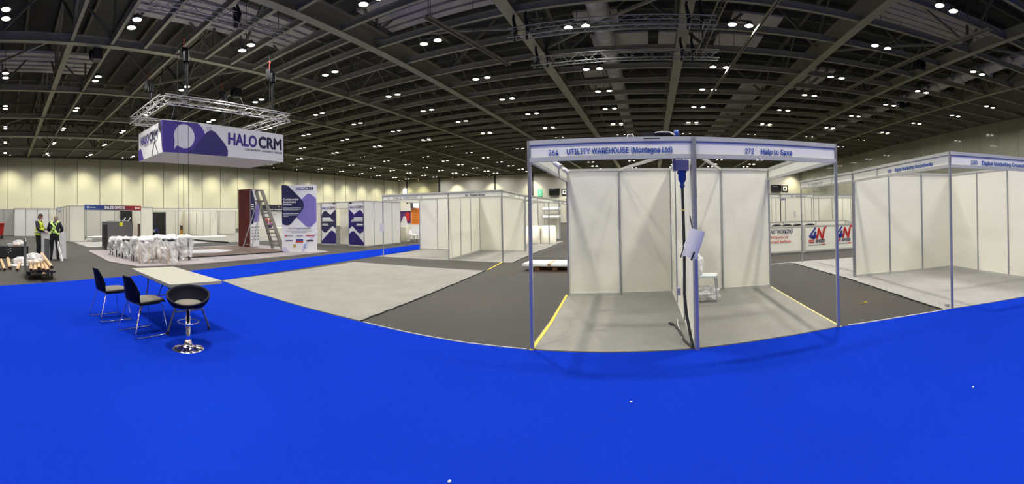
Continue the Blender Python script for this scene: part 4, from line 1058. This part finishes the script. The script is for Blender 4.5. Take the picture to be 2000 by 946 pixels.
for a, b in (((0, 0, 0), (8, 0, 0)), ((0, 4, 0), (8, 4, 0)), ((4, 0, 0), (4, 4, 0)), ((8, 0, 0), (8, 4, 0))):
    mb = MB(); boxtruss(mb, a, b, .4, .03, .8); mb.build('truss_section', TRUSSD, t)
for xx_ in (0, 4, 8): MB().tube([(xx_, 0, .2), (xx_, 0, 4.78)], .02, 5).build('hanger_rod', BLACKM, t)
for i, (x, y) in enumerate(((-18.5, 4.2), (-21, 13.3), (13.5, 17.5), (17.5, 25))):
    o = MB().box((0, 0, 0), (.5, .4, .5)).lathe([(.2, 0), (.24, .12), (.2, .12)], (0, -.2, 0), 12, M=Matrix.Rotation(PI / 2, 3, 'X')).build('roof_speaker', BLACK); o.location = (x, y, 9.2)
    tag(o, ['black loudspeaker box in the roof left of the square truss', 'black loudspeaker box in the roof beyond the square truss', 'black loudspeaker box in the roof right of the right girder', 'black loudspeaker box in the roof near the glossy wall'][i], 'loudspeaker')

# ------------------------------------------------------------------ folding table, chairs, stool
t = thing('folding_table', (-5.93, 2.545, 0), 'cream topped folding table with curved grey legs on the blue carpet', 'table', None, -.03)
mb = MB(); mb.prism(rounded([(-.935, -.395, .05), (.935, -.395, .05), (.935, .395, .05), (-.935, .395, .05)], 5), .70, .742); mb.build('table_top', CREAMT, t)
MB().box((0, .33, .685), (1.6, .03, .03)).box((0, -.33, .685), (1.6, .03, .03)).build('top_rail', LEGGREY, t)
for s in (-1, 1):
    x = .62 * s
    for k in (-1, 1):
        MB().tube([(x - .02 * s, k * .19, .70), (x, k * .19, .50), (x + .01 * s, k * .20, .36), (x + .02 * s, k * .25, .22), (x + .03 * s, k * .305, .08), (x + .03 * s, k * .315, .03)], .0135, 8).build('leg', LEGGREY, t)
        MB().tube([(x + .03 * s, k * .315, .0), (x + .03 * s, k * .314, .05)], .019, 8).build('rubber_foot', BLACK, t)
    MB().tube([(x + .01 * s, -.215, .30), (x + .01 * s, .215, .30)], .011, 8).tube([(x - .02 * s, -.2, .69), (x - .02 * s, .2, .69)], .012, 8).build('crossbar', LEGGREY, t)
    MB().tube([(x + .01 * s, 0, .30), (x * .45, 0, .67)], .009, 6).build('folding_brace', LEGGREY, t)

ch = thing('cantilever_chair', (-6.495, 1.70, 0), 'navy shell chair with grey cushion, farther of the two sled chairs from the swivel stool', 'chair', 'navy sled chairs at the folding table', math.radians(99))
def grid(rows, thick):
    """rows of points -> shell with thickness along averaged normal"""
    nr = len(rows); nc = len(rows[0]); vs = [Vector(p) for r_ in rows for p in r_]; bk = []
    for i in range(nr):
        for j in range(nc):
            a = Vector(rows[min(i + 1, nr - 1)][j]) - Vector(rows[max(i - 1, 0)][j]); b = Vector(rows[i][min(j + 1, nc - 1)]) - Vector(rows[i][max(j - 1, 0)])
            bk.append(vs[i * nc + j] - a.cross(b).normalized() * thick)
    n = nr * nc; fs = []
    for i in range(nr - 1):
        for j in range(nc - 1):
            q0 = i * nc + j; fs.append((q0, q0 + nc, q0 + nc + 1, q0 + 1)); fs.append((n + q0, n + q0 + 1, n + q0 + nc + 1, n + q0 + nc))
    for i in range(nr - 1):
        for j, fl in ((0, 0), (nc - 1, 1)):
            q0 = i * nc + j; f = (q0, q0 + nc, n + q0 + nc, n + q0); fs.append(f if fl else tuple(reversed(f)))
    for j in range(nc - 1):
        for i, fl in ((0, 0), (nr - 1, 1)):
            q0 = i * nc + j; f = (q0, q0 + 1, n + q0 + 1, n + q0); fs.append(tuple(reversed(f)) if fl else f)
    return vs + bk, fs
rows = []
for (x, z, w_, cu) in ((.25, .435, .19, 0), (.22, .452, .205, .0), (.10, .445, .215, .0), (-.05, .438, .215, .005), (-.15, .442, .21, .012), (-.20, .47, .195, .03), (-.218, .53, .20, .04), (-.232, .60, .215, .045), (-.245, .68, .18, .035), (-.26, .75, .145, .02), (-.275, .80, .115, .01), (-.28, .812, .10, .005)):
    rows.append([(x + cu * (abs(v) ** 2) * (1 if z > .46 else 0), v * w_, z + (cu * abs(v) ** 2 if z <= .46 else 0)) for v in (-1, -.75, -.4, 0, .4, .75, 1)])
v_, f_ = grid(rows, .016)
MB().add(v_, f_, True).build('shell', DKBLUE, ch)
rows = []
for (x, z, w_) in ((.243, .452, .16), (.23, .474, .185), (.10, .478, .195), (-.05, .472, .195), (-.14, .468, .185), (-.17, .455, .16)): rows.append([(x, v * w_, z - .012 * abs(v) ** 4) for v in (-1, -.8, -.4, 0, .4, .8, 1)])
v_, f_ = grid(rows, .022); MB().add(v_, f_, True).build('seat_cushion', CUSH, ch)
MB().box((.02, 0, .425), (.30, .30, .018)).build('under_frame', BLACK, ch)
for k in (-1, 1):
    MB().tube([(.17, k * .16, .425), (.20, k * .19, .41), (.235, k * .235, .12), (.262, k * .245, .03), (.25, k * .245, .012), (-.25, k * .245, .012), (-.275, k * .245, .03), (-.25, k * .235, .10), (-.16, k * .19, .40), (-.13, k * .16, .425)], .0085, 8).build('sled_leg', CHROME, ch)
MB().tube([(.17, -.16, .425), (.17, .16, .425)], .008, 6).tube([(-.13, -.16, .425), (-.13, .16, .425)], .008, 6).build('seat_bar', CHROME, ch)
dup(ch, (-5.51, 1.92, 0), math.radians(102), 'navy shell chair with grey cushion, the sled chair next to the swivel stool')

st = thing('bar_stool', (-4.62, 2.20, 0), 'low swivel stool with a navy ring back and round chrome base', 'stool', None, math.radians(-26))
MB().lathe([(.001, 0), (.195, 0), (.197, .008), (.18, .016), (.12, .026), (.07, .042), (.052, .06), (.045, .085), (.036, .11), (.030, .115)], (0, 0, .002), 36).build('round_base', CHROME, st)
MB().lathe([(.029, .11), (.029, .40), (.024, .40), (.024, .52)], (0, 0, 0), 18).build('gas_column', CHROME, st)
MB().lathe([(.030, .285), (.037, .29), (.037, .315), (.030, .32)], (0, 0, 0), 14).build('footrest_collar', CHROME, st)
MB().tube([(-.14 + .135 * math.cos(2 * PI * k / 28), .135 * math.sin(2 * PI * k / 28), .30) for k in range(28)], .009, 8, closed=True).build('footrest_ring', CHROME, st)
rows = []; n = 36
for lv in range(7):
    r_ = []
    for k in range(n + 1):
        th = 2 * PI * k / n; h = .045 + .165 * ((1 - math.cos(th)) / 2) ** .9
        tt_ = lv / 6; rad = .175 + .065 * math.sin(tt_ * PI / 2) + .012 * tt_ * (1 - math.cos(th)) / 2
        r_.append((rad * math.cos(th), rad * math.sin(th) * 1.03, .545 + h * tt_))
    rows.append(r_)
v_, f_ = grid(rows, .022); MB().add(v_, f_, True).build('ring_back', DKBLUE, st)
MB().lathe([(.001, .515), (.10, .518), (.17, .54), (.178, .555), (.001, .555)], (0, 0, 0), 28).build('seat_shell', DKBLUE, st)
MB().lathe([(.165, .55), (.172, .570), (.15, .585), (.08, .592), (.001, .594)], (0, 0, 0), 28).build('seat_cushion', CUSH, st)
MB().tube([(.0, .03, .49), (.05, .2, .49)], .006, 6).build('lift_lever', CHROME, st)

# ------------------------------------------------------------------ trolley, tubes, crate, boards
t = thing('platform_trolley', (-11.35, .95, 0), 'low flat trolley with an upright grey board handle carrying cardboard tubes', 'trolley')
MB().box((0, 0, .20), (1.15, .78, .04)).build('deck', BLACK, t)
MB().prism([(-.42, -.41), (.42, -.41), (.42, -.37), (-.42, -.37)], .2, .98).tube([(-.42, -.39, .98), (-.3, -.39, 1.05), (.3, -.39, 1.05), (.42, -.39, .98)], .02, 6).build('handle_board', mat('olive_grey_board', (.11, .12, .10), .5), t)
for sx in (-.45, .45):
    for sy in (-.3, .3): MB().tube([(sx, sy - .02, .08), (sx, sy + .02, .08)], .08, 12).box((sx, sy, .15), (.05, .05, .08)).build('wheel', BLACKM, t)
def card_tube(a, b, r, label, group):
    a = Vector(a); b = Vector(b); d = (b - a).normalized()
    o = MB().tube([a - a, b - a], r, 14, cap=False).build('cardboard_tube', CARD); o.location = a
    MB().tube([d * .015, d * .6], r * .86, 14).build('tube_bore', CARDIN, o)  # capped dark plug, shade of the hollow put into its colour
    return tag(o, label, 'cardboard tube', group)
for i, (ax, ay, az, bx, by, bz) in enumerate([(-10.56, .68, .275, -12.6, .78, .30), (-10.45, .78, .275, -12.6, .93, .30), (-10.7, .90, .30, -12.7, 1.02, .34), (-10.6, 1.0, .275, -12.6, 1.12, .32), (-10.45, 1.10, .275, -12.7, 1.20, .36), (-10.62, 1.22, .34, -12.9, 1.16, .50), (-10.4, 1.0, .17, -11.9, 1.1, .165)]):
    lab = ['leftmost cardboard tube on the trolley', 'second cardboard tube from the trolley handle', 'short set back cardboard tube in the middle of the trolley', 'fourth cardboard tube from the trolley handle', 'cardboard tube on the trolley just below the leaning top one', 'cardboard tube lying slanted on top of the trolley load', 'cardboard tube poking out lowest under the trolley load'][i]
    card_tube((ax, ay, az + .0), (bx, by, bz), .05, lab, 'cardboard tubes on the trolley')
for i, (ax, ay, bx, by, r) in enumerate([(-12.5, -.16, -15.3, -.36, .05), (-12.5, .0, -15.4, -.14, .05), (-12.8, .17, -15.8, .12, .062), (-12.4, .37, -14.6, .55, .05)]):
    card_tube((ax, ay, r), (bx, by, r), r, ['cardboard tube on the floor cut by the left picture edge', 'thin cardboard tube on the floor beside the thicker one', 'thick cardboard tube on the dark floor at the left', 'single cardboard tube on the floor nearest the trolley handle'][i], 'cardboard tubes on the floor')
t = thing('plastic_bag', (-14.2, .55, 0), 'scrunched clear bag on a white sheet behind the trolley handle', 'bag')
mb = MB(); crumple(mb, (0, 0, .14), (.28, .26, .15), 8); mb.build('bag_skin', PLASTB, t); MB().box((.1, -.05, .012), (.5, .6, .01), .3).build('white_sheet', PAPER, t)
t = thing('plastic_bag', (-11.9, .85, .25), 'clear crumpled wrapping between the tubes on the trolley', 'wrapping')
mb = MB(); crumple(mb, (0, 0, .2), (.5, .28, .16), 9); mb.build('bag_skin', PLASTB, t)
t = thing('tool_crate', (-16.9, -.05, 0), 'black open crate full of fittings at the left edge', 'crate', None, .12)
mb = MB(); hw = (.45, .95)
mb.box((0, 0, .03), (.9, 1.9, .04)).box((.43, 0, .25), (.04, 1.9, .46)).box((-.43, 0, .25), (.04, 1.9, .46)).box((0, .93, .25), (.9, .04, .46)).box((0, -.93, .25), (.9, .04, .46)); mb.build('crate_body', BLACK, t)
for i, (x, y, z, sx, sy, sz, m_) in enumerate([(.1, -.6, .5, .3, .25, .14, LGREY), (-.1, -.3, .48, .5, .08, .1, ALUM), (.1, .0, .5, .35, .12, .12, GREYCAB), (.1, .25, .54, .2, .2, .16, LGREY), (-.1, .55, .5, .3, .25, .15, CARD), (.15, -.8, .45, .25, .2, .1, GREYCAB)]):
    MB().box((x, y, z - .05), (sx, sy, sz), .4 * i).build('fitting', m_, t)
mb = MB(); crumple(mb, (0, .62, .55), (.3, .26, .17), 10); mb.build('bag', PLASTB, t)
for k in range(4): MB().box((.452, .15 + .08 * (k % 2), .25 + .05 * k), (.01, .04, .03)).build('white_mark', WTXT, t)
t = thing('leaning_board', (-16.35, 1.95, 0), 'large upright white board between the two workers', 'board')
MB().prism([(-.02, -.5), (.02, -.5), (.02, .5), (-.02, .5)], 0, 1.13).build('board', HALW, t)
MB().box((.0, 0, 1.135), (.045, 1.0, .02)).build('edge_strip', ALUM, t)
o = MB().bar((0, 0, .01), (-.32, -.24, 1.15), .035, .09).build('white_plank', HALW); o.location = (-15.27, 2.14, 0); tag(o, 'narrow white plank leaning beside the worker in the harness', 'plank')
t = thing('rounded_board', (-15.72, 1.60, 0), 'grey rounded panel with pale rim leaning behind the bending worker', 'panel', None, .1)
MB().add(*(lambda P: ([(x, y, z) for x in (.0, .03) for (y, z) in P], [tuple(range(len(P))), tuple(range(2 * len(P) - 1, len(P) - 1, -1))] + [(i, len(P) + i, len(P) + (i + 1) % len(P), (i + 1) % len(P)) for i in range(len(P))]))(rounded([(-.09, 0, 0), (.11, 0, 0), (.11, .82, .09), (-.09, .86, .06)], 5))).build('panel', mat('slate_panel', (.16, .165, .17), .5), t)
MB().tube([(.035, .11, 0), (.035, .11, .75), (.035, .07, .82), (.035, -.06, .85)], .012, 6).build('rim', PAPER, t)

# ------------------------------------------------------------------ wrapped furniture, cabinet and oddments
def wrapped(loc, h, seed, label):
    t = thing('wrapped_stool', (loc[0], loc[1], .035), label, 'wrapped stool', 'plastic wrapped stools')
    rr = random.Random(seed)
    MB().lathe([(.001, h - .06), (.28, h - .06), (.29, h - .03), (.28, h), (.001, h)], (0, 0, 0), 18).build('stool_top', [LGREY, HALW, BLACKM][seed % 3], t)
    for k in range(4):
        a = PI / 4 + k * PI / 2 + seed
        MB().tube([(.22 * math.cos(a), .22 * math.sin(a), h - .06), (.29 * math.cos(a), .29 * math.sin(a), 0)], .024, 6).build('leg', WOODC if seed in (4, 5, 8, 9) else BLACK, t)
    mb = MB(); nu = 26; nv = 8; vs = []; fs = []; ph = [rr.uniform(0, 6) for _ in range(8)]
    for j in range(nv + 1):
        s_ = j / nv
        for i in range(nu):
            th = 2 * PI * i / nu
            zb = .10 + .10 * math.sin(2 * th + ph[4]) + .05 * math.sin(5 * th + ph[5])
            r_ = .30 + .03 * math.sin(3 * th + ph[1] + 2.5 * s_) + .025 * math.sin(5 * th + ph[2] - 5 * s_) + .03 * math.sin(7 * s_ + ph[3] + 2 * th) + rr.uniform(-.03, .03)
            vs.append((r_ * math.cos(th), r_ * math.sin(th), (h + .03) * (1 - s_) + zb * s_ + rr.uniform(-.03, .03)))
    for j in range(nv):
        for i in range(nu): fs.append((j * nu + i, (j + 1) * nu + i, (j + 1) * nu + (i + 1) % nu, j * nu + (i + 1) % nu))
    n0 = len(vs)
    for i in range(nu):
        th = 2 * PI * i / nu; vs.append((.17 * math.cos(th), .17 * math.sin(th), h + .05 + rr.uniform(0, .07)))
    for i in range(nu): fs.append((n0 + i, i, (i + 1) % nu, n0 + (i + 1) % nu))
    vs.append((0, 0, h + .07)); c_ = len(vs) - 1
    for i in range(nu): fs.append((c_, n0 + i, n0 + (i + 1) % nu))
    mb.add(vs, fs, False); mb.build('plastic_cover', PLAST, t)
k = 0
for (x, y, h) in ((-17.2, 4.75, .70), (-16.35, 4.8, .74), (-15.5, 4.85, .76), (-14.65, 4.9, .80), (-13.85, 4.95, .84), (-13.3, 5.6, .86), (-16.8, 5.6, .72), (-15.9, 5.65, .76), (-15.0, 5.7, .82), (-14.1, 5.8, .86), (-16.2, 6.4, .8), (-15.2, 6.5, .84), (-14.2, 6.6, .86)):
    lab = ['stool wrapped in clear plastic at the far left of the cluster on the filmed platform', 'stool wrapped in clear plastic standing alone at the right front of the cluster', 'stool wrapped in clear plastic within the cluster on the filmed platform'][0 if k == 0 else 1 if k == 5 else 2]
    wrapped((x, y), h, k, lab); k += 1
for i, (x, y, h) in enumerate(((-15.55, 5.25, 1.36), (-15.3, 7.0, 1.28))):
    o = MB().tube([(0, 0, 0), (0, 0, h)], .055, 10).build('wooden_post', mat('dark_wood_post', (.07, .035, .018), .5)); o.location = (x, y, .035)
    tag(o, ['dark brown post rising out of the wrapped stools, the left one', 'dark brown post with an amber band behind the wrapped stools'][i], 'post')
    if i: MB().tube([(0, 0, .85), (0, 0, 1.1)], .058, 10).build('amber_band', AMBER, o)
t = thing('grey_counter', (-20.4, 5.85, .035), 'large grey portable counter with a yellow sticker behind the wrapped stools', 'counter', None, .25)
MB().box((-.25, 0, .95), (.6, 1.5, .92)).box((-.25, -.68, .3), (.6, .14, .6)).box((-.25, .68, .3), (.6, .14, .6)).box((-.5, 0, .3), (.1, 1.3, .6)).build('counter_body', GREYCAB, t)
MB().box((.08, 0, .62), (.08, 1.35, .03)).box((.06, -.45, .52), (.04, .16, .2)).box((.06, .45, .52), (.04, .16, .2)).build('shelf', LGREY, t)
MB().box((-.1, -.8, .7), (.3, .07, 1.1)).build('side_panel', BLACKM, t)
MB().box((.055, .05, 1.28), (.01, .2, .2), .0).build('yellow_sticker', mat('yellow_sticker', (.75, .70, .03), .5), t)
MB().box((-.2, -.45, 1.44), (.2, .3, .04)).box((-.2, .45, 1.46), (.25, .3, .05)).lathe([(.06, 1.4), (.04, 1.52), (.001, 1.53)], (-.2, .1, 0), 10).build('top_clutter', LGREY, t)
for i, (x, y, sx, sy, sz, m_, lb) in enumerate([(-19.0, 8.6, .7, 1.0, .45, PLAST, 'cloudy plastic box standing behind the wrapped stools'), (-19.6, 9.9, .3, 1.1, .06, BLACKM, 'short black rail lying behind the cloudy plastic box'), (-25.0, 7.4, .5, 1.6, .10, PAPER, 'white sheet heap on the pale carpet behind the grey counter')]):
    mb = MB(); mb.box((0, 0, sz / 2), (sx, sy, sz)); 
    if i == 0: mb.box((0, 0, sz + .015), (sx + .05, sy + .05, .03))
    o = mb.build(['plastic_box', 'metal_rail', 'sheet_heap'][i], m_); o.location = (x, y, .04 if i < 1 else .02); tag(o, lb, ['box', 'rail', 'sheet'][i])
o = MB().bar((0, 0, .05), (3.9, .42, .05), .12, .07).build('black_rail', BLACK); o.location = (-26.7, 13.3, 0); tag(o, 'long black bar lying on the grey carpet left of the slatted column', 'bar')
o = MB().box((0, 0, .062), (1.2, 5.0, .10)).build('white_step', PANELW); o.location = (-30.2, 15.2, 0); tag(o, 'low white plinth in front of the long white booth', 'plinth')

# ------------------------------------------------------------------ the two workers
def person(loc, rz, J, label, coat, trous, hair_m, hair_pts, head_dir):
    """J: joint positions in local space, facing +x. One continuous skinned body."""
    names = list(J.keys()); idx = {n: i for i, n in enumerate(names)}
    edges = [('pelvis', 'belly'), ('belly', 'chest'), ('chest', 'neckb'), ('neckb', 'neck')]
    for s in 'LR':
        edges += [('chest', 'sh' + s), ('sh' + s, 'el' + s), ('el' + s, 'wr' + s), ('wr' + s, 'pa' + s), ('pelvis', 'hip' + s), ('hip' + s, 'kn' + s), ('kn' + s, 'an' + s), ('an' + s, 'to' + s)]
    rad = {'pelvis': (.165, .13), 'belly': (.17, .13), 'chest': (.19, .14), 'neckb': (.085, .08), 'neck': (.058, .058), 'sh': (.09, .09), 'el': (.062, .062), 'wr': (.040, .040), 'pa': (.038, .025), 'hip': (.11, .11), 'kn': (.082, .082), 'an': (.06, .06), 'to': (.042, .035)}
    me = bpy.data.meshes.new('person'); me.from_pydata([J[n] for n in names], [(idx[a], idx[b]) for a, b in edges], [])
    ob = bpy.data.objects.new('tmp', me); COL.objects.link(ob)
    sk = ob.modifiers.new('s', 'SKIN'); sk.use_smooth_shade = True
    for i, n in enumerate(names):
        r = rad.get(n) or rad[n[:-1]]; d = me.skin_vertices[0].data[i]; d.radius = r; d.use_root = (n == 'pelvis')
    sb = ob.modifiers.new('u', 'SUBSURF'); sb.levels = 2; sb.render_levels = 2
    bpy.context.view_layer.update(); dg = bpy.context.evaluated_depsgraph_get()
    em = bpy.data.meshes.new_from_object(ob.evaluated_get(dg)); bpy.data.objects.remove(ob)
    V = [v.co.copy() for v in em.vertices]; P = [tuple(p.vertices) for p in em.polygons]
    neck = Vector(J['neck']); hd = Vector(head_dir).normalized(); up = (neck - Vector(J['neckb'])).normalized().lerp(Vector((0, 0, 1)), .4).normalized()
    side = up.cross(hd).normalized(); hd = side.cross(up).normalized(); R = Matrix((hd, side, up)).transposed()
    hc = neck + up * .125
    mb = MB()
    def mcol(c):
        for s in 'LR':
            if (c - Vector(J['pa' + s])).length < .075: return 0
        if (c - neck).length < .07: return 0
        if c.z < .10: return 3
        if c.z < J['pelvis'][2] + .0: return 2
        return 1
    for p in P:
        c = sum((V[i] for i in p), Vector()) / len(p)
    # group faces by material to keep one mesh
    mb.v = [tuple(v) for v in V]
    for p in P:
        c = sum((V[i] for i in p), Vector()) / len(p); mb.f.append(list(p)); mb.sm.append(True); mb.mi.append(mcol(c))
    mb.cur = 0
    mb.ell(hc, (.098, .078, .125), 18, 12, R)
    mb.ell(hc + R @ Vector((.07, 0, -.055)), (.045, .05, .05), 12, 8, R)               # jaw
    mb.ell(hc + R @ Vector((.105, 0, -.015)), (.018, .013, .025), 8, 6, R)             # nose
    for s in (-1, 1): mb.ell(hc + R @ Vector((-.005, s * .079, -.01)), (.018, .01, .03), 8, 6, R)   # ears
    mb.ell(hc + R @ Vector((.095, 0, -.062)), (.012, .026, .007), 8, 5, R)             # lips
    for s in 'LR':                                                                     # hands
        wr = Vector(J['wr' + s]); pa = Vector(J['pa' + s]); d = (pa - wr).normalized(); sdv = d.cross(Vector((0, 0, 1)));
        sdv = sdv.normalized() if sdv.length > .1 else Vector((0, 1, 0)); nn = sdv.cross(d).normalized()
        mb.ell(pa, (.045, .04, .018), 10, 7, Matrix((d, sdv, nn)).transposed())
        for k, ln in enumerate((.062, .07, .065, .05)):
            b = pa + d * .035 + sdv * (.027 - .018 * k); mb.tube([b, b + d * ln * .5 - nn * .008, b + d * ln * .85 - nn * .03], [.0095, .009, .007], 6)
        b = pa + sdv * .035; mb.tube([b, b + sdv * .025 + d * .02, b + sdv * .028 + d * .05], [.011, .010, .008], 6)
    mb.cur = 4
    for s in (-1, 1): mb.ell(hc + R @ Vector((.088, s * .033, .012)), (.010, .014, .008), 8, 5, R)  # eyes
    root = mb.build('person', [SKIN, coat, trous, BLACKM, BLACK])
    root.location = (*loc, 0); root.rotation_euler = (0, 0, rz); tag(root, label, 'person')
    hm = MB(); vs = []; fs = []
    # hair cap: upper rear part of a slightly larger ellipsoid
    nu, nv = 18, 8
    for j in range(nv + 1):
        ph = hair_pts * j / nv
        for i in range(nu):
            th = 2 * PI * i / nu; bend = .35 * math.cos(th)
            q = Vector((.106 * math.sin(ph * (1 - .25 * math.cos(th))) * math.cos(th), .086 * math.sin(ph) * math.sin(th), .134 * math.cos(ph * (1 - .28 * math.cos(th)))))
            vs.append(hc + R @ q)
    for j in range(nv):
        for i in range(nu): fs.append((j * nu + i, (j + 1) * nu + i, (j + 1) * nu + (i + 1) % nu, j * nu + (i + 1) % nu))
    hm.add(vs, fs, True).build('hair', hair_m, root)
    return root, V, P, R, hc
# worker in the vest, half turned to the other
J = dict(pelvis=(0, 0, .96), belly=(.0, 0, 1.10), chest=(.0, 0, 1.32), neckb=(.02, 0, 1.50), neck=(.035, 0, 1.555),
         shL=(0, .185, 1.43), elL=(.10, .24, 1.17), wrL=(.33, .14, 1.12), paL=(.41, .10, 1.11), shR=(0, -.185, 1.43), elR=(.06, -.26, 1.16), wrR=(.29, -.17, 1.08), paR=(.37, -.14, 1.07),
         hipL=(0, .10, .90), knL=(.03, .11, .50), anL=(-.02, .12, .09), toL=(.13, .13, .045), hipR=(0, -.10, .90), knR=(.02, -.11, .50), anR=(-.02, -.12, .09), toR=(.13, -.13, .045))
p1, V, P, R, hc = person((-16.55, 1.38), math.radians(62), J, 'person in a yellow safety vest over dark clothes, facing the other worker', CLOTH, CLOTHB, HAIRB, 1.75, (1, .0, -.12))
def garment(V, P, keep, m, parent, name, off=.012):
    bm = bmesh.new(); vm = {}; 
    for p in P:
        c = sum((V[i] for i in p), Vector()) / len(p)
        if not keep(c): continue
        vs = []
        for i in p:
            if i not in vm: vm[i] = bm.verts.new(V[i])
            vs.append(vm[i])
        try: bm.faces.new(vs)
        except ValueError: pass
    bm.normal_update()
    for v in bm.verts: v.co += v.normal * off
    for f in bm.faces: f.smooth = True
    me = bpy.data.meshes.new(name); bm.to_mesh(me); bm.free(); me.materials.append(m)
    o = bpy.data.objects.new(name, me); COL.objects.link(o); o.parent = parent
    so = o.modifiers.new('thick', 'SOLIDIFY'); so.thickness = .006
    return o
garment(V, P, lambda c: .92 < c.z < 1.49 and abs(c.y) < .185 and abs(c.x) < .17 and not (c.x > .05 and abs(c.y) < .035 and c.z > 1.2), HIVIS, p1, 'safety_vest', .016)
garment(V, P, lambda c: 1.02 < c.z < 1.08 and abs(c.y) < .2 and abs(c.x) < .17, LGREY, p1, 'reflective_band', .022)
# worker in the harness, back to us, head bowed
J = dict(pelvis=(0, 0, .94), belly=(.02, 0, 1.08), chest=(.07, 0, 1.30), neckb=(.15, 0, 1.45), neck=(.20, 0, 1.49),
         shL=(.08, .195, 1.40), elL=(.16, .29, 1.16), wrL=(.36, .17, 1.10), paL=(.43, .13, 1.09), shR=(.08, -.195, 1.40), elR=(.16, -.28, 1.15), wrR=(.36, -.16, 1.10), paR=(.43, -.12, 1.09),
         hipL=(0, .10, .88), knL=(.05, .12, .48), anL=(-.02, .13, .09), toL=(.13, .16, .045), hipR=(0, -.10, .88), knR=(.05, -.13, .48), anR=(-.02, -.15, .09), toR=(.13, -.17, .045))
p2, V, P, R, hc = person((-15.55, 1.88), math.radians(160), J, 'person seen from behind in dark clothes with lime reflective braces, head bowed', CLOTH, CLOTHB, HAIRG, 1.7, (1, 0, -.75))
def band(c):
    if c.z < .98 or c.z > 1.5: return False
    if abs(c.z - 1.06) < .022 and abs(c.y) < .2: return True
    u = abs(c.y) - .12 * abs(c.z - 1.27) / .2
    return abs(c.y) < .2 and c.x < .12 and abs(u) < .028
garment(V, P, band, HIVISG, p2, 'reflective_braces', .014)
MB().box((-.075, 0, 1.25), (.012, .09, .11), M=Matrix.Rotation(-.2, 3, 'Y')).build('back_patch', HIVISG, p2)
